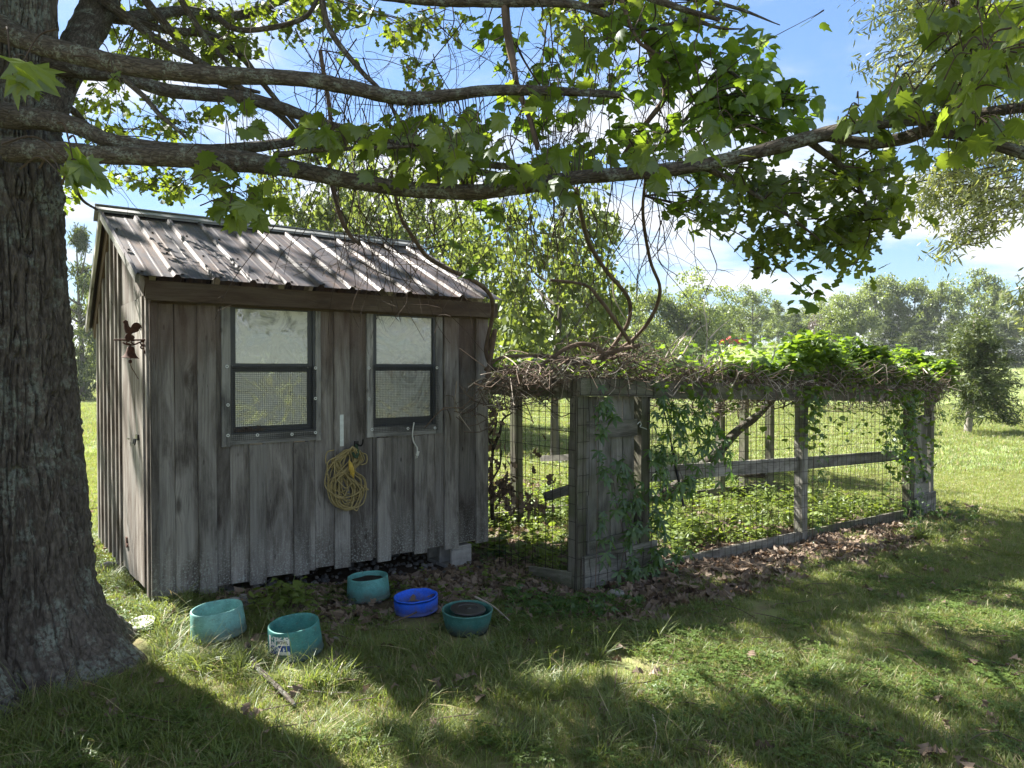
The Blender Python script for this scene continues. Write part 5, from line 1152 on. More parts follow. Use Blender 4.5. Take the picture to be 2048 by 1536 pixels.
# ------------------------------------------------------------------ vines over the wire run
rs = np.random.RandomState(33)
thick = empty('vine_thicket', CP(CL / 2, CW / 2, 1.4), 'dense tangle of brown stems and bright young leaves over the wire run roof', 'vine')
def topz(s, w): return roofsag(s, w) + .01
hump = lambda s: .075 + .20 * np.exp(-((s - .6) / .6) ** 2) + .06 * np.sin(s * 3.1) ** 2 + .10 * sstep(s, 2.6, 4.0)
mb = MB(); mb2 = MB()
for i in range(2000):
    s_ = rs.uniform(-.55, CL + .25); w_ = min(abs(rs.randn()) * .32, CW) if rs.rand() < .85 else rs.rand() * CW
    if rs.rand() < .15: w_ = -.08 - .05 * rs.rand()
    H = float(hump(s_)); z = (topz(min(max(s_, 0), CL), max(w_, 0)) + H * rs.rand() ** 1.3 - .02)
    a_ = rs.normal(0, .9); L = rs.uniform(.15, .6); st = .3 * rs.randn()
    P = []; bx = rs.randn() * .12
    for t_ in np.linspace(-.5, .5, 5):
        P.append(CP(s_ + L * t_ * math.cos(a_) , w_ + L * t_ * math.sin(a_) + bx * (t_ * t_ * 4 - .5) * .5, z + st * L * t_ + .10 * rs.randn() * L))
    r_ = rs.uniform(.0014, .0042) * (1 if rs.rand() < .93 else 1.9)
    (mb2 if rs.rand() < .22 else mb).tube(crom(P, 2), r_, 4, False)
for i in range(420):                               # hanging ends in front of the beam, thicker toward the far end
    s_ = CL * rs.rand() ** .5; L = rs.uniform(.05, .26) * (1.5 if s_ > 4.6 else 1); z = ztop(s_) + .05 * rs.rand()
    P = [CP(s_ + rs.randn() * .02, -.09 - .03 * rs.rand(), z), CP(s_ + rs.randn() * .05, -.12, z - L * .5), CP(s_ + rs.randn() * .09, -.10 - .04 * rs.rand(), z - L)]
    (mb2 if rs.rand() < .3 else mb).tube(crom(P, 2), rs.uniform(.0012, .003), 3, False)
for i in range(70):                                # sagging brown mats under the roof wire
    s_ = rs.choice([rs.uniform(-.5, .3), rs.uniform(3.2, 4.6), rs.uniform(1.0, 2.2)])
for i in range(200):                               # far end cascade beyond the corner post
    s_ = rs.uniform(CL - 1.4, CL + .45); w_ = rs.uniform(-.2, .5); z = ztop(CL) + .12 - .5 * rs.rand() ** 1.6 * (1 if s_ > CL - .9 else .5)
    d_ = Vector((rs.randn(), rs.randn(), rs.randn() * .7 - .3)).normalized() * rs.uniform(.08, .25); p = CP(s_, w_ if s_ > CL else -.12, z)
    (mb2 if rs.rand() < .5 else mb).tube(crom([p, p + d_ * .5 + Vector((0, 0, .02)), p + d_], 2), rs.uniform(.0012, .003), 3, False)
mb.build('stems', M['vine'], thick)['kind'] = 'stuff'; mb2.build('dry_stems', M['deadvine'], thick)['kind'] = 'stuff'
# bleached dead stalks standing on top
for i, (pts) in enumerate((((1365,710),(1395,660),(1420,640),(1370,600)), ((1412,712),(1414,660),(1408,612),(1412,592)), ((1416,680),(1440,655),(1470,632)), ((1340,712),(1365,675),(1398,620)), ((1355,690),(1372,672),(1392,670)),
        ((1330,716),(1345,690),(1375,660),(1395,640)), ((1414,700),(1428,702),(1460,712)), ((1225,560),(1230,600),(1260,650),(1300,690)), ((1545,720),(1550,700),(1548,690)))):
    m_ = MB(); d0 = 6.6 if pts[0][0] > 1300 else 6.0
    m_.tube(crom([at(u, v, d0 + .1 * k) for k, (u, v) in enumerate(pts)], 5), np.linspace(.0065, .002, (len(pts) - 1) * 5 + 1), 5); m_.build('dead_stalk', M['deadvine'], thick)
# leaves: bright sprays on top toward the far end
LP, LS, LD = [], [], []
def addl(p, s_, down=.2):
    a_ = rs.rand() * 6.283; LP.append(tuple(p)); LS.append(s_); LD.append((math.cos(a_), math.sin(a_), -down + rs.randn() * .4))
for i in range(11000):
    s_ = 1.5 + (CL + .55 - 1.5) * rs.rand() ** .62; w_ = rs.uniform(-.12, CW) if rs.rand() < .15 else abs(rs.randn()) * .32 - .1
    k = float(sstep(s_, 1.2, 3.9)); env = float(vnoise2(s_ * 2.3 + 7, w_ * 2 + 2)); h = (.06 + .66 * k * env) 
    if rs.rand() > .40 + .60 * k: continue
    addl(CP(s_, w_, topz(min(s_, CL), max(w_, 0)) * .25 + .75 * ztop(min(s_, CL)) + .02 + h * rs.rand() ** .7), rs.uniform(.05, .10))
for i in range(1400): s_ = rs.uniform(.2, 2.8); addl(CP(s_, rs.uniform(-.1, 1.5), ztop(s_) + .05 + .12 * rs.rand()), rs.uniform(.04, .07))
for i in range(850):                               # hanging leaves at the far end and at the middle post
    s_ = rs.choice([rs.normal(s3 - .35, .35), rs.normal(s2, .10), rs.uniform(s1, CL)], p=[.45, .15, .40]); s_ = min(s_, CL); z = ztop(s_) - 1.0 * rs.rand() ** 1.7 * (1.1 if s_ > s3 - 1 else .6)
    addl(CP(s_, -.10 - .06 * rs.rand(), z), rs.uniform(.04, .075), .6)
LP = np.array(LP); LS = np.array(LS); LD = np.array(LD); rel = LP - np.array(EYE); order = np.argsort(-LS / rel[:, 1])
for i, Mx in zip(order[:220], leaf_mats(LP[order[:220]], LS[order[:220]], LD[order[:220]], .5, rs)): leaf_obj('grape', M['grape'], thick, Mx, 'leaf', int(rs.randint(7)))
V, F = leaf_cloud('maplelow', LP[order[220:]], LS[order[220:]], LD[order[220:]], .5, rs); obj('foliage', np_mesh('foliage', V - np.array(WM[thick.name].translation), F), M['grape'], thick, WM[thick.name])['kind'] = 'stuff'
# creeper climbing the near gate and its posts
def creeper_plant(label, spots, seed, ntop=90, size=(.09, .15)):
    r2 = np.random.RandomState(seed); base = spots[0][0]; c = empty('creeper', CP(base, -.1, zg(base)), label, 'creeper'); mb = MB(); LP, LS, LD = [], [], []
    for (sa, za, sb, zb_, n, spread) in spots:
        P = crom([CP(sa, -.105, za), CP((sa * 2 + sb) / 3 + r2.randn() * .05, -.11, za * .67 + zb_ * .33), CP((sa + sb * 2) / 3 + r2.randn() * .05, -.11, za * .33 + zb_ * .67), CP(sb, -.105, zb_)], 6)
        mb.tube(P, np.linspace(.004, .0018, len(P)), 5, False)
        for k in range(int(n * 1.15)):
            p = P[r2.randint(len(P))] + np.array(CA) * r2.randn() * spread + np.array(UZ) * r2.randn() * spread * .6 - np.array(CB) * (.02 + .07 * r2.rand())
            LP.append(p); LS.append(r2.uniform(*size)); LD.append(tuple(-CB * (.5 + .5 * r2.rand()) + CA * r2.randn() * .5 - UZ * (.5 + .5 * r2.rand())))
    LP = np.array(LP); LS = np.array(LS); LD = np.array(LD); order = np.argsort(-LS)
    for i, Mx in zip(order[:ntop], leaf_mats(LP[order[:ntop]], LS[order[:ntop]], LD[order[:ntop]], .3, r2)): leaf_obj('creeper', M['creeper'], c, Mx, 'leaf', int(r2.randint(7)))
    if len(order) > ntop: V, F = leaf_cloud('creeper', LP[order[ntop:]], LS[order[ntop:]], LD[order[ntop:]], .3, r2); obj('foliage', np_mesh('foliage', V - np.array(WM[c.name].translation), F), M['creeper'], c, WM[c.name])['kind'] = 'stuff'
    mb.build('stem', M['vine'], c)
Z = lambda u, v: cs(u, v)[1]; S_ = lambda u: cs(u)[0]
creeper_plant('five-leaved creeper climbing the near gate and the posts beside it', [
    (S_(1215), Z(1215, 1170), S_(1200), Z(1200, 900), 46, .05), (S_(1240), Z(1240, 1160), S_(1222), Z(1222, 930), 40, .05), (S_(1170), Z(1170, 1185), S_(1165), Z(1165, 800), 22, .04),
    (S_(1280), Z(1280, 1130), S_(1287), Z(1287, 800), 70, .05), (S_(1300), Z(1300, 1000), S_(1310), Z(1310, 800), 22, .06), (S_(1290), Z(1290, 1180), S_(1320), Z(1320, 1080), 18, .07), (S_(1175), Z(1175, 860), S_(1180), Z(1180, 780), 14, .05),
    (S_(1200), Z(1200, 1215), S_(1280), Z(1280, 1180), 40, .09)], 3, 150)
creeper_plant('leafy creeper hanging from the top beam right of the near gate', [
    (S_(1310), Z(1310, 790), S_(1340), Z(1340, 960), 24, .07), (S_(1360), Z(1360, 790), S_(1385), Z(1385, 940), 30, .09), (S_(1390), Z(1390, 800), S_(1420), Z(1420, 920), 26, .10), (S_(1330), Z(1330, 990), S_(1360), Z(1360, 900), 14, .06)], 5, 60)
creeper_plant('creeper hanging down the mesh at the far end of the run', [
    (S_(1790), Z(1790, 800), S_(1780), Z(1780, 1010), 50, .10), (S_(1760), Z(1760, 830), S_(1745), Z(1745, 900), 30, .10), (S_(1812), Z(1812, 900), S_(1800), Z(1800, 1030), 26, .06), (S_(1850), Z(1850, 800), S_(1842), Z(1842, 900), 16, .07)], 6, 60, (.06, .10))
creeper_plant('thin creeper twining up the middle post of the run', [(S_(1606), Z(1606, 1070), S_(1598), Z(1598, 790), 34, .04), (S_(1592), Z(1592, 850), S_(1600), Z(1600, 790), 22, .08)], 8, 40, (.05, .09))
# shrubby bramble inside against the shed corner: forked stems and dead leaves
sh = empty('forked_shrub', at(985, 1000, 6.3), 'leafless forked shrub with clinging dead leaves behind the wire beside the shed', 'shrub'); mb = MB()
for pts, r_ in (([(985,1040),(982,940),(985,900),(972,860),(978,800)], 8), ([(985,900),(1000,865),(1005,840),(1025,825)], 7), ([(978,870),(992,850),(990,815)], 5), ([(985,960),(1000,930),(1003,900)], 4)):
    P = crom([at(u, v, 6.4) for u, v in pts], 5); mb.tube(P, np.linspace(r_ * 6.4 / FPX * .5, .006, len(P)), 7, True, .2)
mb.build('stem', M['limb'], sh, None, True); LP, LS, LD = [], [], []
for (u, v, ru, rv, n) in ((1000,975,35,25,80),(1040,1000,40,18,50),(1075,1012,20,16,16),(978,930,12,40,26),(980,820,14,14,16),(1070,898,6,6,3),(1085,868,4,4,2),(1112,950,9,6,5),(985,860,14,30,18),(1010,915,10,25,6)):
    for _ in range(n): LP.append(tuple(at(u + ru * rs.randn() * .6, v + rv * rs.randn() * .6, 6.1 + .2 * rs.rand()))); LS.append(rs.uniform(.05, .09)); LD.append((rs.randn(), rs.randn() * .5, -.8))
V, F = leaf_cloud('oaklow', LP, LS, np.array(LD), .8, rs); obj('dead_foliage', np_mesh('dead_foliage', V - np.array(WM[sh.name].translation), F), M['brownleaf'], sh, WM[sh.name])['kind'] = 'stuff'

# ------------------------------------------------------------------ pale narrow-leaved tree at the right edge
wt_ = empty('narrow_leaved_tree', (7.6, 9.0, gz1(7.6, 9.0)), 'pale willow-like tree hanging its narrow leaves into the right edge of the photo', 'tree')
mb = MB(); mb.tube(crom([(7.6, 9.0, -.4), (7.55, 9.0, 1.5), (7.7, 9.1, 3.5), (7.5, 9.3, 6), (7.6, 9.2, 9)], 6), np.linspace(.24, .08, 25), 14, True, .12); mb.build('trunk', M['limb'], wt_, None, True)
wcl = [(1760,40,70,50,8.0,.5,420),(1850,60,90,80,8.0,.5,800),(1950,90,80,80,8,.5,600),(1760,140,50,50,7.8,.4,230),(1850,190,90,60,7.8,.5,480),(1940,200,80,60,8,.5,420),(1990,40,60,60,8,.5,400),(2030,180,40,70,8,.5,300),
    (1960,330,90,50,7.8,.4,560),(1880,380,80,50,7.8,.4,520),(1950,420,80,50,7.8,.4,480),(1850,440,50,30,7.8,.3,180),(1830,410,40,24,7.8,.3,110),(1905,480,70,32,7.8,.3,260),(1880,515,45,18,7.8,.3,80),(2030,430,30,32,7.6,.3,120),(2035,610,24,36,7.2,.2,110),(2040,660,14,20,7.2,.2,40),(2010,300,50,50,7.8,.4,300)]
LP, LS, LD = [], [], []; tw = MB(); r3 = np.random.RandomState(12)
for (u, v, ru, rv, d, sd_, n) in wcl:
    for k in range(max(2, n // 17)):
        a_ = r3.rand() * 6.283; q = math.sqrt(r3.rand()); e = at(u + ru * q * math.cos(a_), v + rv * q * math.sin(a_), d + sd_ * r3.randn())
        L = r3.uniform(.3, .7); s0 = e + Vector((L, .1 * r3.randn(), L * .45)); m = (s0 + e) / 2 + Vector((0, 0, .06)); P = crom([s0, m, e], 5); tw.tube(P, np.linspace(.006, .0015, len(P)), 4, False)
        for j in range(26):
            p = P[int(r3.rand() ** .6 * (len(P) - 1))] + r3.randn(3) * .07; LP.append(p); LS.append(r3.uniform(.06, .105)); LD.append((r3.randn() * .8 - .2, r3.randn() * .8, -.35 + .7 * r3.randn()))
for k in range(9):
    e = at(r3.uniform(1780, 2040), r3.uniform(20, 480), 7.9); tw.tube(crom([(7.6, 9.1, r3.uniform(3, 7)), (6.4, 8.6, e.z + .6), e], 6), np.linspace(.04, .008, 13), 6)
tw.build('branches', M['limb'], wt_)['kind'] = 'stuff'
# the rest of its crown, beyond the frame
n2 = 5000; Pn = r3.uniform(-1, 1, (n2, 3)); Pn = Pn[(Pn ** 2).sum(1) < 1] * np.array([2.3, 2.6, 3.2]) + np.array([8.1, 9.3, 6.6]); Pn = Pn[Pn[:, 0] > Pn[:, 1] * .73]
LP += [tuple(p) for p in Pn]; LS += [.16] * len(Pn); LD += [(r3.randn() * .6, r3.randn() * .6, -.8) for _ in range(len(Pn))]
LP = np.array(LP); LS = np.array(LS); LD = np.array(LD); inv = (LP[:, 0] / LP[:, 1] < .69); order = np.argsort(-(LS / LP[:, 1]) * inv)
for i, Mx in zip(order[:120], leaf_mats(LP[order[:120]], LS[order[:120]], LD[order[:120]], .8, r3)): leaf_obj('lens', M['willow'], wt_, Mx, 'leaf', int(r3.randint(7)))
V, F = leaf_cloud('lens', LP[order[120:]], LS[order[120:]], LD[order[120:]], .8, r3); obj('foliage', np_mesh('foliage', V - np.array(WM[wt_.name].translation), F), M['willow'], wt_, WM[wt_.name])['kind'] = 'stuff'

# ------------------------------------------------------------------ trees beyond
CROWN = {}
def crown_mesh(kind, var):
    key = (kind, var)
    if key in CROWN: return CROWN[key]
    r4 = np.random.RandomState(100 + var * 7 + len(kind)); P = []; S = []
    if kind == 'cedar':
        n = 5200
        for _ in range(46):
            z = r4.rand() ** 1.1; a_ = r4.rand() * 6.283; rad = (1 - z) ** .7 * .5 * (.7 + .5 * r4.rand()); m = n // 46
            t_ = r4.rand(m) ** .6; P.append(np.stack([t_ * rad * np.cos(a_) + r4.randn(m) * .028, t_ * rad * np.sin(a_) + r4.randn(m) * .028, z + r4.randn(m) * .018 - .05 * t_ * rad], -1))
        P = np.concatenate(P); S = r4.uniform(.03, .06, len(P)); D_l = np.stack([r4.randn(len(P)), r4.randn(len(P)), r4.randn(len(P)) * .5 + .2], -1); shp = 'lens'
    else:
        nb = 90 if kind == 'round' else 60; n = 12000 if kind == 'round' else 7000
        c = []
        while len(c) < nb:
            q = r4.uniform(-1, 1, 3)
            if (q ** 2).sum() < 1 and (q ** 2).sum() > .15: c.append(q * np.array([.40, .40, .44]) + np.array([0, 0, .54]))
        for q in c:
            m = n // nb; rr = r4.uniform(.05, .14); d_ = r4.randn(m, 3); d_ /= np.linalg.norm(d_, axis=1)[:, None]; rad = rr * r4.rand(m)[:, None] ** .45
            P.append(q + d_ * rad * np.array([1, 1, .75]))
        P = np.concatenate(P); S = r4.uniform(.014, .034, len(P)); D_l = np.stack([r4.randn(len(P)), r4.randn(len(P)), r4.randn(len(P)) * .6], -1); shp = 'round4'
    V, F = leaf_cloud(shp, P, S, D_l, 1.0, r4); CROWN[key] = np_mesh('crown', V, F); return CROWN[key]
LEAF['round4'] = (np.array([(0, 0, 0), (.5, .5, .1), (0, 1, 0), (-.5, .5, .1)]), [(0, 1, 2, 3)])
TR = {}
def trunk_m(var):
    if var in TR: return TR[var]
    r4 = random.Random(var); mb = MB(); top = Vector((r4.uniform(-.04, .04), r4.uniform(-.04, .04), .9)); mb.tube(crom([(0, 0, -.03), (.01, 0, .3), (top * .6), top], 4), np.linspace(.022, .004, 13), 7)
    for k in range(12):
        z = r4.uniform(.22, .75); a_ = r4.uniform(0, 6.28); L = r4.uniform(.18, .36) * (1.1 - z * .6); s0 = Vector((.01, 0, z)); e = s0 + Vector((L * math.cos(a_), L * math.sin(a_), L * .7)); mb.tube(crom([s0, (s0 + e) / 2 + Vector((0, 0, -.02)), e], 3), np.linspace(.008, .0018, 7), 4, False)
    TR[var] = np_mesh('trunk', np.concatenate(mb.V), mb.F); return TR[var]
bgbark = flat('distant bark', (.11, .10, .085), .9, 0, .1, .3, 2)
def bgtree(u, vtop, d, wpx, kind, mat, label, vbase=None, zlow=None):
    p = at(u, 740, d); gzv = gz1(p.x, p.y); top = at(u, vtop, d).z; H = top - gzv; Wd = wpx * d / FPX
    if d < 30: Wd = max(Wd, .7 * H)
    th = empty('background_tree', (p.x, p.y, gzv), label, 'tree', 'trees beyond the meadow'); var = random.randint(0, 3)
    sc_ = Matrix.Translation((p.x, p.y, gzv)) @ Matrix.Rotation(random.uniform(0, 6.28), 4, 'Z')
    c = obj('crown', crown_mesh(kind, var).copy(), M[mat], th, sc_ @ Matrix.Diagonal((Wd, Wd, H / (1.0 if kind == 'cedar' else .95), 1)))
    trr = obj('trunk', trunk_m(var), bgbark, th, sc_ @ Matrix.Diagonal((H * .8, H * .8, H, 1)))
BG = [(u, v, (d if u < 1690 or u > 2100 else max(d + 18, 70)), w, k, m_) for (u, v, d, w, k, m_) in [(165,455,38,170,'cedar','cedar'),(95,470,42,150,'cedar','cedar'),(215,520,44,120,'round','olive'),(-60,430,40,200,'round','olive'),(290,540,46,150,'round','olive'),
 (420,560,50,150,'round','olive'),(560,560,52,150,'cedar','cedar'),
 (640,300,20,260,'sparse','spring'),(760,330,19,260,'sparse','spring'),(850,350,22,240,'sparse','spring'),
 (1110,350,14,250,'sparse','spring'),(960,440,16,190,'sparse','spring'),
 (1000,590,46,130,'round','olive'),(1075,615,50,120,'round','olive'),(1040,660,42,130,'round','spring'),(1180,556,52,190,'round','olive'),(1250,570,58,130,'sparse','olive'),
 (1310,572,50,150,'round','spring'),(1400,548,60,170,'sparse','olive'),(1370,600,50,150,'round','spring'),(1290,640,44,110,'round','olive'),(1220,650,42,130,'round','olive'),(1430,640,80,110,'round','spring'),
 (1506,574,72,115,'sparse','spring'),(1555,610,84,90,'cedar','olive'),(1592,628,66,88,'cedar','cedar'),(1640,632,60,70,'sparse','bare'),(1668,610,56,100,'round','spring'),(1625,640,66,90,'round','olive'),
 (1745,553,62,140,'round','olive'),(1700,585,58,110,'round','olive'),(1826,552,60,120,'round','olive'),(1880,570,58,100,'round','olive'),(1952,545,60,130,'round','olive'),(1450,610,95,120,'round','olive'),(1520,618,98,120,'round','olive'),(1600,620,98,120,'round','spring'),(1480,640,90,80,'cedar','cedar'),(1660,600,95,120,'round','olive'),(2010,585,56,110,'cedar','olive'),(2080,560,56,150,'round','olive'),(2180,560,56,180,'round','olive'),
 (1690,660,50,110,'cedar','cedar'),(1770,640,52,110,'cedar','cedar'),(1840,640,52,120,'cedar','cedar'),(1900,630,52,110,'cedar','cedar'),(1980,620,52,120,'cedar','cedar'),(2050,630,50,130,'cedar','cedar'),(1640,690,64,90,'round','olive'),(1800,665,56,120,'round','olive'),(1960,655,55,130,'round','olive'),
 (1120,640,40,110,'round','olive'),(1350,665,46,100,'round','olive'),(2350,500,50,260,'round','olive'),(-260,420,42,280,'round','olive')]]
M['bare'] = leafmat('bare brown twigs', (.10, .08, .075), (.17, .14, .13), .2)
kindname = {('round','olive'):'olive green round-crowned tree', ('round','spring'):'bright yellow-green round-crowned tree', ('cedar','cedar'):'dark pointed cedar', ('cedar','olive'):'dull green pointed cedar', ('sparse','spring'):'airy bright green tree with gaps in its crown', ('sparse','olive'):'airy olive tree with gaps in its crown', ('sparse','bare'):'greyish brown half-bare tree'}
def where(u, vt, d):
    if d < 30: return '%s' % ('above the left half of the ridge' if u < 700 else 'above the middle of the ridge' if u < 800 else 'above the right end of the ridge' if u < 900 else 'above the shed right eave' if u < 1000 else 'right of the shed roof')
    if u < 20: return 'hidden mostly by the big trunk at the left edge'
    if u < 240: return 'between the big trunk and the shed'
    if u < 900: return 'behind the shed'
    if u < 1130: return 'just right of the shed eave'
    if u < 1300: return 'above the near gate of the wire run'
    if u < 1480: return 'behind the bleached dead stalks'
    if u < 1600: return 'in the gap where the far lawn shows'
    if u < 1720: return 'right of that gap, above the middle post'
    if u < 1860: return 'above the leafy end of the wire run'
    if u < 2048: return 'at the right end of the tree line'
    return 'at the right edge of the tree line'
used = {}
for (u, vt, d, w, k, m_) in BG:
    lb = kindname[(k, m_)].replace('green ', 'green ').replace(' with gaps in its crown', '') + ' ' + where(u, vt, d); rank = used.get(lb, 0); used[lb] = rank + 1
    ext = ['', ', taller one', ', lower one', ', nearest one', ', farthest one', ', last one'][rank]
    bgtree(u, vt, d, w, k, m_, lb + ext)
# the dark cedar standing alone on the lawn at the right
g = gnd(1936, 868); cd_ = empty('lone_cedar', g, 'dark spreading cedar with a pale trunk alone on the right lawn', 'tree'); dC = g.y
mb = MB(); P = crom([g - UZ * .1, at(1938, 830, dC), at(1944, 790, dC), at(1950, 740, dC), at(1948, 640, dC)], 5); mb.tube(P, np.linspace(.10, .03, len(P)), 12, True, .15); mb.build('trunk', flat('pale peeling bark', (.22, .20, .175), .9, 0, .15, .3, 14), cd_, None, True)
LP, LS, LD = [], [], []; r5 = np.random.RandomState(8); mb = MB()
for k in range(150):
    v = 640 + 218 * r5.rand() ** .7; half = np.interp(v, [640, 700, 760, 820, 860], [30, 70, 110, 135, 120]); u = 1945 + half * r5.uniform(-1, 1) ** 1; 
    if v > 800 and u < 1900: continue
    e = at(u, v, dC + r5.uniform(-1.2, 1.2)); s0 = at(1946, min(v, 770) - 5, dC); P = crom([s0, (s0 + e) / 2 + UZ * .05, e], 4); mb.tube(P, np.linspace(.018, .004, len(P)), 4, False)
    for j in range(90): p = P[int(len(P) * (1 - .75 * r5.rand() ** 1.4)) - 1] + r5.randn(3) * np.array([.12, .12, .045]); LP.append(p); LS.append(r5.uniform(.08, .17)); LD.append((r5.randn(), r5.randn(), r5.randn() * .4 - .1))
mb.build('branches', bgbark, cd_)['kind'] = 'stuff'
V, F = leaf_cloud('lens', LP, LS, np.array(LD), 1, r5); obj('crown', np_mesh('crown', V - np.array(g), F), M['cedar'], cd_, WM[cd_.name])
# far tree masses outside the frame that the land implies
# small red vehicle far off
p = at(1467, 686, 74); zg_ = gz1(p.x, p.y); car = empty('parked_vehicle', (p.x, p.y, zg_), 'tiny red vehicle parked far off on the rise under the trees', 'vehicle'); mb = MB()
prof = [(-2.1, .35), (-2.1, .85), (-1.9, 1.0), (-1.1, 1.05), (-.6, 1.55), (.9, 1.55), (1.35, 1.05), (2.0, .95), (2.15, .7), (2.15, .35)]; k_ = .62
Vv = [(p.x + x * k_, p.y + y_, zg_ + z * k_) for y_ in (-.5, .5) for x, z in prof]; n = len(prof); mb.add(Vv, [tuple(range(n)), tuple(range(2 * n - 1, n - 1, -1))] + [(i + n, i, (i + 1) % n, (i + 1) % n + n)[::-1] for i in range(n)]); mb.build('body', M['red'], car)
for x in (-1.3, 1.3):
    mb = MB(); mb.lathe([(.001, -.12), (.22, -.12), (.22, .12), (.001, .12)], 14, (0, 0, 0), Matrix.Translation((p.x + x * k_, p.y - .45, zg_ + .2)) @ Matrix.Rotation(R(90), 4, 'X')); mb.build('wheel', M['black'], car)
mb = MB(); mb.box((p.x + .1, p.y - .505, zg_ + 1.28 * k_), .9, .012, .26); mb.build('side_window', M['frame'], car)

# ------------------------------------------------------------------ scattered ground cover (instances)
def node_scatter(name, coll):
    ng = bpy.data.node_groups.new(name, 'GeometryNodeTree'); ng.interface.new_socket('Geometry', in_out='INPUT', socket_type='NodeSocketGeometry'); ng.interface.new_socket('Geometry', in_out='OUTPUT', socket_type='NodeSocketGeometry')
    N = ng.nodes.new; gi = N('NodeGroupInput'); go = N('NodeGroupOutput'); ip = N('GeometryNodeInstanceOnPoints'); ci = N('GeometryNodeCollectionInfo'); ci.inputs['Collection'].default_value = coll; ci.inputs['Separate Children'].default_value = True; ci.inputs['Reset Children'].default_value = True
    def att(nm, ty): a_ = N('GeometryNodeInputNamedAttribute'); a_.data_type = ty; a_.inputs['Name'].default_value = nm; return a_.outputs[0]
    er = N('FunctionNodeEulerToRotation'); L = ng.links.new; L(att('rot', 'FLOAT_VECTOR'), er.inputs[0]); L(er.outputs[0], ip.inputs['Rotation']); L(att('scl', 'FLOAT'), ip.inputs['Scale']); L(att('idx', 'INT'), ip.inputs['Instance Index'])
    ip.inputs['Pick Instance'].default_value = True; L(gi.outputs[0], ip.inputs['Points']); L(ci.outputs[0], ip.inputs['Instance']); L(ip.outputs[0], go.inputs[0]); return ng
def scatter(name, coll, P, scl, rot, idx, kind='stuff'):
    me = bpy.data.meshes.new(name); me.vertices.add(len(P)); me.vertices.foreach_set('co', np.asarray(P, np.float32).ravel())
    a_ = me.attributes.new('rot', 'FLOAT_VECTOR', 'POINT'); a_.data.foreach_set('vector', np.asarray(rot, np.float32).ravel()); a_ = me.attributes.new('scl', 'FLOAT', 'POINT'); a_.data.foreach_set('value', np.asarray(scl, np.float32)); a_ = me.attributes.new('idx', 'INT', 'POINT'); a_.data.foreach_set('value', np.asarray(idx, np.int32))
    o = bpy.data.objects.new(name, me); put(o); m_ = o.modifiers.new('scatter', 'NODES'); m_.node_group = node_scatter(name, coll); o['kind'] = 'stuff'; return o
def proto_coll(name, builders):
    c = bpy.data.collections.new(name)
    for i, (V, F, mats, fm) in enumerate(builders):
        me = bpy.data.meshes.new('%s_%02d' % (name, i)); me.from_pydata(np.asarray(V).tolist(), [], [tuple(f) for f in F]); 
        for m_ in mats: me.materials.append(m_)
        if fm is not None: me.polygons.foreach_set('material_index', fm)
        c.objects.link(bpy.data.objects.new('%s_%02d' % (name, i), me))
    return c
def tuft(n, h, rad, wid, mats, dryp, seed, bend=.6):
    r6 = np.random.RandomState(seed); V = []; F = []; fm = []
    for _ in range(n):
        a_ = r6.rand() * 6.283; q = rad * math.sqrt(r6.rand()); x, y = q * math.cos(a_), q * math.sin(a_); H = h * r6.uniform(.55, 1.15); a2 = a_ + r6.randn() * .9; b_ = bend * H * r6.uniform(.2, 1.4); w = wid * r6.uniform(.7, 1.3); px_, py_ = -math.sin(a2) * w, math.cos(a2) * w; b0 = len(V)
        for t_, ww in ((0, 1), (.45, .85), (.8, .55)):
            cx_, cy_ = x + math.cos(a2) * b_ * t_ ** 2, y + math.sin(a2) * b_ * t_ ** 2; z = H * (t_ - .25 * bend * t_ ** 3); V += [(cx_ - px_ * ww, cy_ - py_ * ww, z - .008), (cx_ + px_ * ww, cy_ + py_ * ww, z - .008)]
        V.append((x + math.cos(a2) * b_, y + math.sin(a2) * b_, H * (1 - .25 * bend) - .008)); F += [(b0, b0+1, b0+3, b0+2), (b0+2, b0+3, b0+5, b0+4), (b0+4, b0+5, b0+6)]; k = 1 if r6.rand() < dryp else 0; fm += [k] * 3
    return V, F, mats, fm
lawn = proto_coll('lawn_tufts', [tuft(26, .046, .06, .0016, [M['grass'], M['drygrass']], .20, s) for s in range(6)] + [tuft(16, .085, .05, .0018, [M['longgrass'], M['drygrass']], .12, s, 1.0) for s in range(10, 14)])
longg = proto_coll('long_tufts', [tuft(22, .16, .05, .0022, [M['longgrass'], M['drygrass']], .05, s, 1.3) for s in range(5)])
farg_ = proto_coll('meadow_tufts', [tuft(26, .10, .20, .005, [M['longgrass'], M['drygrass']], .14, s, .7) for s in range(5)])
def clov(seed, n=16):
    r6 = np.random.RandomState(seed); V = []; F = []
    for _ in range(n):
        x, y = r6.randn(2) * .05; z = r6.uniform(.02, .05); a0 = r6.rand() * 6.28; s_ = r6.uniform(.009, .014)
        for k in range(3):
            a_ = a0 + k * 2.09; c_, q = math.cos(a_), math.sin(a_); b0 = len(V); V += [(x, y, z), (x + s_ * (c_ - q * .7), y + s_ * (q + c_ * .7), z + .003), (x + s_ * 1.6 * c_, y + s_ * 1.6 * q, z), (x + s_ * (c_ + q * .7), y + s_ * (q - c_ * .7), z + .003)]; F.append((b0, b0+1, b0+2, b0+3))
    return V, F, [M['clover']], None
clo = proto_coll('clover_patches', [clov(s) for s in range(4)])
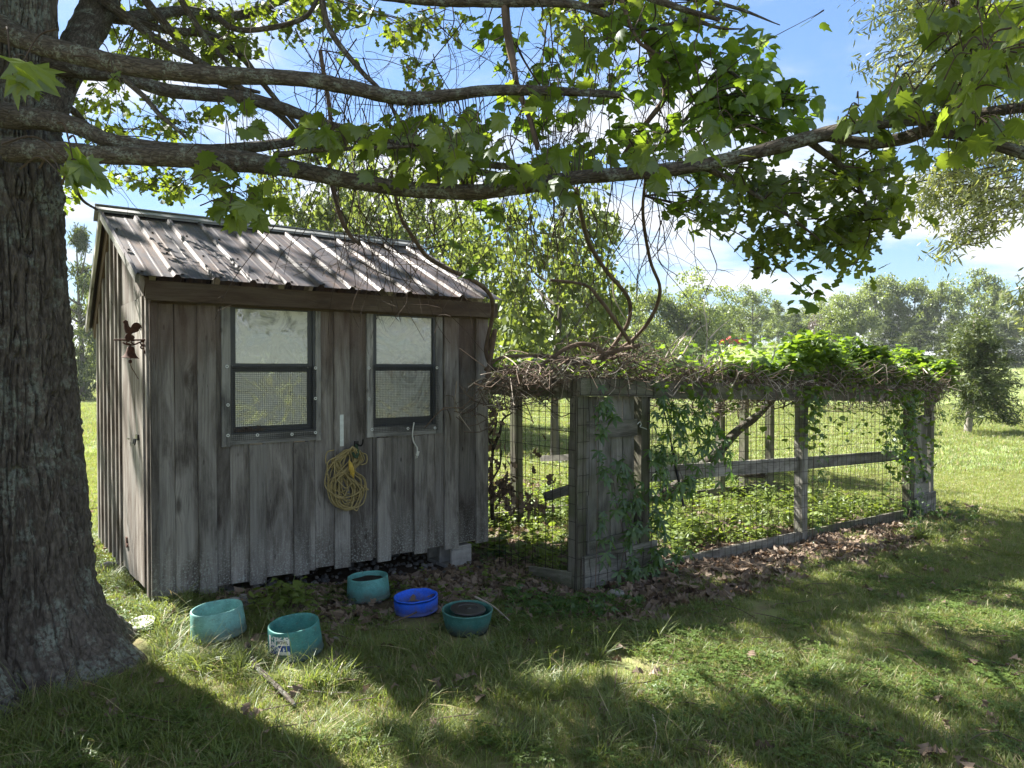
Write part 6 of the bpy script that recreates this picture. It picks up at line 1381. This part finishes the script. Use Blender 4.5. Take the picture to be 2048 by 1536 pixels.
def weed(seed, n=26, h=.22, s0=.045, mat='weed', kind='round'):
    r6 = np.random.RandomState(seed); P = []; S = []; D_l = []; 
    for st in range(6):
        a_ = r6.rand() * 6.28; ln = r6.uniform(.3, 1) 
        for j in range(n // 6): t_ = (j + 1) / (n // 6); P.append((math.cos(a_) * .35 * h * t_ * ln + r6.randn() * .012, math.sin(a_) * .35 * h * t_ * ln + r6.randn() * .012, h * ln * t_)); S.append(s0 * r6.uniform(.6, 1.2)); b_ = r6.rand() * 6.28; D_l.append((math.cos(b_), math.sin(b_), r6.uniform(-.3, .4)))
    V, F = leaf_cloud(kind, P, S, np.array(D_l), .4, r6); return V, F, [M[mat]], None
weeds = proto_coll('weed_plants', [weed(s) for s in range(3)] + [weed(s, 30, .16, .04, 'weed', 'creeper') for s in range(3)] + [weed(9, 36, .30, .05, 'weed', 'lens')])
def dleaf(seed):
    r6 = np.random.RandomState(seed); T, F = LEAF['oaklow']; V = T.copy(); V[:, 2] += .22 * np.sin(V[:, 1] * r6.uniform(2, 5) + seed) * 1.0 + r6.uniform(.3, 1.1) * V[:, 0] ** 2 * 2; V[:, 1] -= .5; V *= .11; return V, F, [M['brownleaf']], None
dl = proto_coll('dead_leaves', [dleaf(s) for s in range(8)])
def stone(seed, mat):
    r6 = np.random.RandomState(seed); V = []; n = 9
    b = MB(); b.lathe([(.01, -.35), (.36, -.28), (.5, 0), (.4, .26), (.12, .36)], n); V = b.V[0] * (1 + .22 * (r6.rand(len(b.V[0]), 1) - .5) * 2) * np.array([1, .7, .75]); F = list(b.F) + [tuple(range(n))[::-1], tuple(range(4 * n, 5 * n))]; return V * .09, F, [mat], None
stn = proto_coll('stones', [stone(s, M['rock'] if s % 3 == 0 else M['darkrock']) for s in range(6)])
def stick_p(seed):
    r6 = np.random.RandomState(seed); b = MB(); b.tube(crom([(-.1, 0, .01), (0, r6.randn() * .012, .016), (.1, 0, .012)], 3), [.0022] * 7, 4); return b.V[0], b.F, [M['vine']], None
stk = proto_coll('twigs_on_ground', [stick_p(s) for s in range(4)])
rg = np.random.RandomState(15)
def inshed(x, y):
    a_ = (x - C0.x) * AX.x + (y - C0.y) * AX.y; b_ = (x - C0.x) * BX.x + (y - C0.y) * BX.y; return (a_ > .02) & (a_ < W_ - .02) & (b_ > .0) & (b_ < D_)
def intrunk(x, y): return ((x + 2.46) / .62) ** 2 + ((y - 3.76) / .46) ** 2 < 1
def wedge(n, y0, y1, pad=.5, pw=1.0):
    y = y0 + (y1 - y0) * rg.rand(n) ** pw; x = (rg.rand(n) * 2 - 1) * (y * .70 + pad); return x, y
def cov(x, y, n1): return vnoise2(x * n1 + 21, y * n1 + 5) * .6 + vnoise2(x * n1 * 3 + 1, y * n1 * 3 + 5) * .4
def place(name, coll, x, y, sc, k, tilt=.15, dz=0.0, flip=False, ks=None):
    m = ~inshed(x, y) & ~intrunk(x, y)
    for bx_, by_ in BOWLS: m &= ((x - bx_) ** 2 + (y - by_) ** 2 > .16 ** 2) & ~((np.abs(x - bx_ * .95) < .17) & (y < by_) & (y > by_ - .36) & (rg.rand(len(x)) < .93))
    x, y, sc = x[m], y[m], sc[m]; z = gz(x, y) + dz; n = len(x)
    rot = np.stack([rg.randn(n) * tilt, rg.randn(n) * tilt, rg.rand(n) * 6.283], -1)
    if ks is None: ks = np.arange(k)
    print(name, n); scatter(name, coll, np.stack([x, y, z], -1), sc, rot, rg.choice(ks, n))
x, y = wedge(46000, 1.6, 7.2, .6, .62); lt_ = litter(x, y); c_ = cov(x, y, 1.8); m = (rg.rand(len(x)) > lt_ * 1.05) & (c_ + .3 * rg.rand(len(x)) > .42)
place('lawn_grass', lawn, x[m], y[m], rg.uniform(.6, 1.15, m.sum()) * (.7 + .5 * c_[m]), 10, ks=np.array([0,1,2,3,4,5,0,1,2,3,4,5,6,7,8,9]))
x, y = wedge(42000, 6.6, 13.2, .6, .8); lt_ = litter(x, y); m = rg.rand(len(x)) > lt_ * 1.0; place('lawn_grass', lawn, x[m], y[m], rg.uniform(.8, 1.35, m.sum()), 6)
x, y = wedge(38000, 12.6, 34, 1.0, .75); place('meadow_grass', farg_, x, y, rg.uniform(.6, 1.1, len(x)), 5)
x, y = wedge(16000, 34, 75, 1.0, .8); place('meadow_grass', farg_, x, y, rg.uniform(1.0, 1.8, len(x)), 5)
# long grass round the trunk, along the shed foot and at the bowls
ls_x, ls_y = [], []
for (u, v, rx, ry, n) in ((40,1400,.25,.12,60),(150,1430,.35,.12,60),(300,1290,.20,.22,70),(330,1240,.14,.14,50),(420,1330,.20,.10,55),(470,1345,.12,.08,30),(590,1345,.18,.06,40),(620,1370,.16,.08,40),(690,1340,.05,.05,14),(250,1160,.2,.4,60),(230,1060,.25,.5,50),(520,1260,.2,.14,50),
        (900,1330,.5,.25,90),(1000,1390,.5,.2,70),(1900,1060,.35,.25,120),(1860,1080,.3,.15,70),(380,1215,.12,.08,30),(1200,1290,.4,.2,40),(150,1500,.7,.2,120),(700,1500,.8,.2,90),(1350,1500,.9,.15,70)):
    g = gnd(u, v); ls_x += list(g.x + rg.randn(n) * rx * .6); ls_y += list(g.y + rg.randn(n) * ry * .6)
x, y = np.array(ls_x), np.array(ls_y); place('long_grass', longg, x, y, rg.uniform(.45, 1.0, len(x)), 5, .25)
x, y = wedge(2600, 1.8, 6.5, .5, .7); m = cov(x + 7, y, 1.1) > .50; place('clover', clo, x[m], y[m], rg.uniform(.7, 1.2, m.sum()), 4, .1)
# leaf litter
x, y = wedge(60000, 3.6, 12.0, .5, .9); lt_ = litter(x, y); m = rg.rand(len(x)) < lt_ ** 1.4 * .85; place('leaf_litter', dl, x[m], y[m], rg.uniform(.5, 1.15, m.sum()), 8, .55, .012)
x, y = wedge(1000, 2.0, 7.5, .5, .8); m = cov(x + 17, y, 1.3) > .46; place('scattered_dead_leaves', dl, x[m], y[m], rg.uniform(.45, .85, m.sum()), 8, .5, .03)
xr, yr = [], []
for i in range(900):
    a_ = rg.uniform(.35, W_ + .15); b_ = rg.uniform(-.30, .9) if i < 650 else rg.uniform(-.5, 0); q = SP(a_, b_, 0); xr.append(q.x); yr.append(q.y)
for i in range(110): q = SP(rg.uniform(-.65, -.05), rg.uniform(-.1, 1.3), 0); xr.append(q.x); yr.append(q.y)
x, y = np.array(xr), np.array(yr); z = gz(x, y) + .01; n = len(x); scatter('gravel', stn, np.stack([x, y, z], -1), rg.uniform(.15, .75, n) ** 1.3, rg.rand(n, 3) * np.array([.5, .5, 6.28]), rg.randint(0, 6, n))
x, y = wedge(3400, 2.2, 8, .5, .8); m = rg.rand(len(x)) < (.30 + .8 * litter(x, y)); place('ground_twigs', stk, x[m], y[m], rg.uniform(.4, 1.3, m.sum()), 4, .2, .012)
# weeds inside the run and a few clumps outside
ws, ww = rg.uniform(.1, CL - .1, 1500), rg.uniform(.1, CW + 1.4, 1500); x = P0.x + CA.x * ws + CB.x * ww; y = P0.y + CA.y * ws + CB.y * ww; m = cov(x, y, 1.4) > .40; place('weeds', weeds, x[m], y[m], rg.uniform(.7, 1.55, m.sum()), 7, .15)
ws, ww = rg.uniform(-1.2, CL, 900), rg.uniform(.2, CW + 3, 900); x = P0.x + CA.x * ws + CB.x * ww; y = P0.y + CA.y * ws + CB.y * ww; place('weeds', weeds, x, y, rg.uniform(.3, .8, len(x)), 7, .15)
# single leafy plants in the foreground
def plant(u, v, r_, h, n, kind, mat, label, sz_, seed, cat='plant'):
    g = gnd(u, v); r7 = np.random.RandomState(seed); P = []; S = []; D_l = []; mb = MB(); th = empty('leafy_plant', g, label, cat)
    for k in range(max(5, n // 6)):
        a_ = r7.rand() * 6.28; q = r_ * math.sqrt(r7.rand()); base = g + Vector((q * .6 * math.cos(a_), q * .6 * math.sin(a_), 0)); top = base + Vector((q * .5 * math.cos(a_), q * .5 * math.sin(a_), h * r7.uniform(.5, 1))); mb.tube([base, (base + top) / 2, top], [.003, .002, .0015], 4, False)
        for j in range(6): t_ = .4 + .6 * r7.rand(); P.append(tuple(base.lerp(top, t_) + Vector(r7.randn(3) * .02))); S.append(sz_ * r7.uniform(.6, 1.2)); b_ = r7.rand() * 6.28; D_l.append((math.cos(b_), math.sin(b_), r7.uniform(-.4, .3)))
    for i, Mx in enumerate(leaf_mats(P[:40], S[:40], D_l[:40], .4, r7)): leaf_obj(kind, M[mat], th, Mx, 'leaf', i % 3)
    if len(P) > 40: V, F = leaf_cloud(kind, P[40:], S[40:], np.array(D_l[40:]), .4, r7); obj('foliage', np_mesh('foliage', V - np.array(g), F), M[mat], th, WM[th.name])['kind'] = 'stuff'
    mb.build('stem', M['grass'], th)
plant(560, 1225, .20, .20, 170, 'maple', 'weed', 'low lobed-leaf weed clump under the shed wall behind the dark teal bowl', .06, 1)
plant(612, 1255, .10, .12, 50, 'maple', 'weed', 'small weed clump right behind the labelled dark teal bowl', .05, 2)
plant(1000, 1120, .06, .17, 12, 'oak', 'creeper', 'oak seedling standing in the brown leaf litter right of the concrete block', .09, 3)
plant(1080, 1225, .22, .10, 110, 'creeper', 'creeper', 'creeper patch on the leaves between the green lidded bowl and the wire run', .085, 4)
plant(1160, 1235, .22, .12, 120, 'creeper', 'creeper', 'creeper patch at the foot of the near corner post of the run', .085, 5)
plant(1010, 1195, .10, .08, 30, 'creeper', 'creeper', 'thin creeper sprig on the litter above the green lidded bowl', .08, 6)
plant(1240, 1215, .16, .10, 60, 'creeper', 'creeper', 'creeper spreading on the ground before the kick board of the gate', .08, 7)
plant(1890, 1050, .35, .28, 150, 'creeper', 'creeper', 'bushy weed clump around the far corner of the wire run', .07, 8)
plant(1845, 1068, .18, .16, 60, 'creeper', 'creeper', 'low weed tuft before the far kick board', .06, 9)
plant(945, 1300, .05, .07, 12, 'creeper', 'spring', 'small bright sprig in front of the green lidded bowl', .05, 10)
plant(885, 1262, .05, .06, 12, 'round', 'spring', 'small round-leaved sprig left of the green lidded bowl', .035, 11)
# a few leaves and rocks and sticks one can pick out
for i, (u, v) in enumerate([(1290,1392),(1245,1312),(1500,1337),(1055,1480),(860,1460),(1010,1200),(1160,1420),(955,1330)]):
    g = gnd(u, v); Mx = Matrix.Translation(g + UZ * .035) @ Matrix.Rotation(rg.rand() * 6.28, 4, 'Z') @ Matrix.Rotation(rg.randn() * .5, 4, 'X') @ Matrix.Diagonal((.075, .075, .075, 1)); o = leaf_obj('oak', M['brownleaf'], None, Mx, 'fallen_leaf', i % 3); tag(o, 'single brown leaf ' + ['left of the bright sunny lawn patch', 'on the shaded lawn below the pale rock', 'inside the bright sunny lawn patch', 'at the bottom middle of the photo', 'near the bottom, left of the middle', 'in the litter above the lidded bowl', 'on the lawn near the bent bluish stem', 'on the grass just below the lidded bowl'][i], 'leaf', 'single dead leaves on the lawn')
for i, (dx, dy) in enumerate([(-.03, .02), (.03, -.01), (-.06, -.03), (.05, .03)]):
    Mx = Mx_blue @ Matrix.Translation((dx, dy, .05 + i * .005)) @ Matrix.Rotation(i * 1.7, 4, 'Z') @ Matrix.Rotation(.5, 4, 'X') @ Matrix.Diagonal((.075, .075, .075, 1)); o = leaf_obj('oak', M['brownleaf'], None, Mx, 'fallen_leaf', i % 3); tag(o, 'dead leaf in the blue bowl, ' + ['upper left one', 'middle one', 'lower left one', 'right hand one'][i], 'leaf', 'dead leaves in the blue bowl')
def rock(u, v, s_, seed, mat, label):
    V, F, _, _ = stone(seed, M[mat]); g = gnd(u, v); o = obj('stone', np_mesh('stone', np.array(V) / .09 * s_, F), M[mat], None, Matrix.Translation(g + UZ * s_ * .2) @ Matrix.Rotation(seed, 4, 'Z')); sb = o.modifiers.new('s', 'SUBSURF'); sb.levels = 1; sb.render_levels = 1; tag(o, label, 'stone')
rock(1230, 1200, .16, 3, 'rock', 'pale whitish rock before the gate kick board'); rock(1178, 1206, .10, 5, 'darkrock', 'smaller grey rock left of the pale whitish rock'); rock(345 + 118, 1215, .13, 7, 'rock', 'pale rounded stone under the left shed corner'); rock(486, 1205, .10, 8, 'rock', 'light stone just right of the skirt board')
rock(671, 1284, .05, 9, 'rock', 'small white stone in the grass right of the dark teal bowl'); rock(545, 1180, .12, 11, 'darkrock', 'grey stone in the shade below the shed wall'); rock(700, 1135, .10, 12, 'darkrock', 'dark stone under the shed behind the teal bowls'); rock(207 + 10, 1142, .13, 13, 'rock', 'flat grey stone by the side door'); rock(650, 1205, .06, 14, 'rock', 'small tan stone in the litter left of the soil-filled bowl')
def stick(pts, r_, label, mat='deadvine'):
    P = [gnd(u, v) + UZ * (r_ + .02 + h) for u, v, h in pts]; Pc = crom(P, 5); mb = MB(); mb.tube(Pc, np.linspace(r_, r_ * .5, len(Pc)), 8, True, .25); o = mb.build('fallen_stick', M[mat], None, Matrix.Translation(P[0]), True); tag(o, label, 'stick')
stick([(495,1318,.03),(508,1350,.01),(540,1380,0),(575,1410,0),(590,1430,0)], .016, 'thick lichen-grey stick lying in the grass below the two left bowls', 'limb')
stick([(575,1400,.02),(640,1402,.0),(700,1396,.0)], .003, 'thin straw-coloured stalk crossing the grass in the sunny patch')
stick([(950,1222,.06),(985,1235,.04),(1020,1255,.01)], .007, 'pale curved stick resting against the green lidded bowl')
stick([(780,1258,.0),(830,1240,.01),(905,1215,.06)], .006, 'thin dark stick between the blue bowl and the lidded bowl', 'vine')
stick([(1305,1462,.03),(1313,1490,.01),(1302,1536,.0)], .004, 'thin bluish bent stem in the grass at the bottom of the photo')
stick([(520,1170,.03),(580,1155,.02),(640,1150,.02)], .010, 'dark stick lying under the edge of the shed', 'vine')
print('objects', len(bpy.data.objects), 'tris', sum(len(m.loop_triangles) if m.loop_triangles else len(m.polygons) * 2 for m in bpy.data.meshes))

# ------------------------------------------------------------------ the air
hz = NT('thin haze'); pv = hz.n('ShaderNodeVolumePrincipled'); pv.inputs['Color'].default_value = (.86, .92, 1, 1); pv.inputs['Density'].default_value = 0.00045; pv.inputs['Anisotropy'].default_value = .2; hz.l(pv.outputs[0], hz.out.inputs['Volume'])
mb = MB(); mb.box((0, 150, 6.5), 620, 520, 16); o = mb.build('haze', hz.m); o['kind'] = 'stuff'
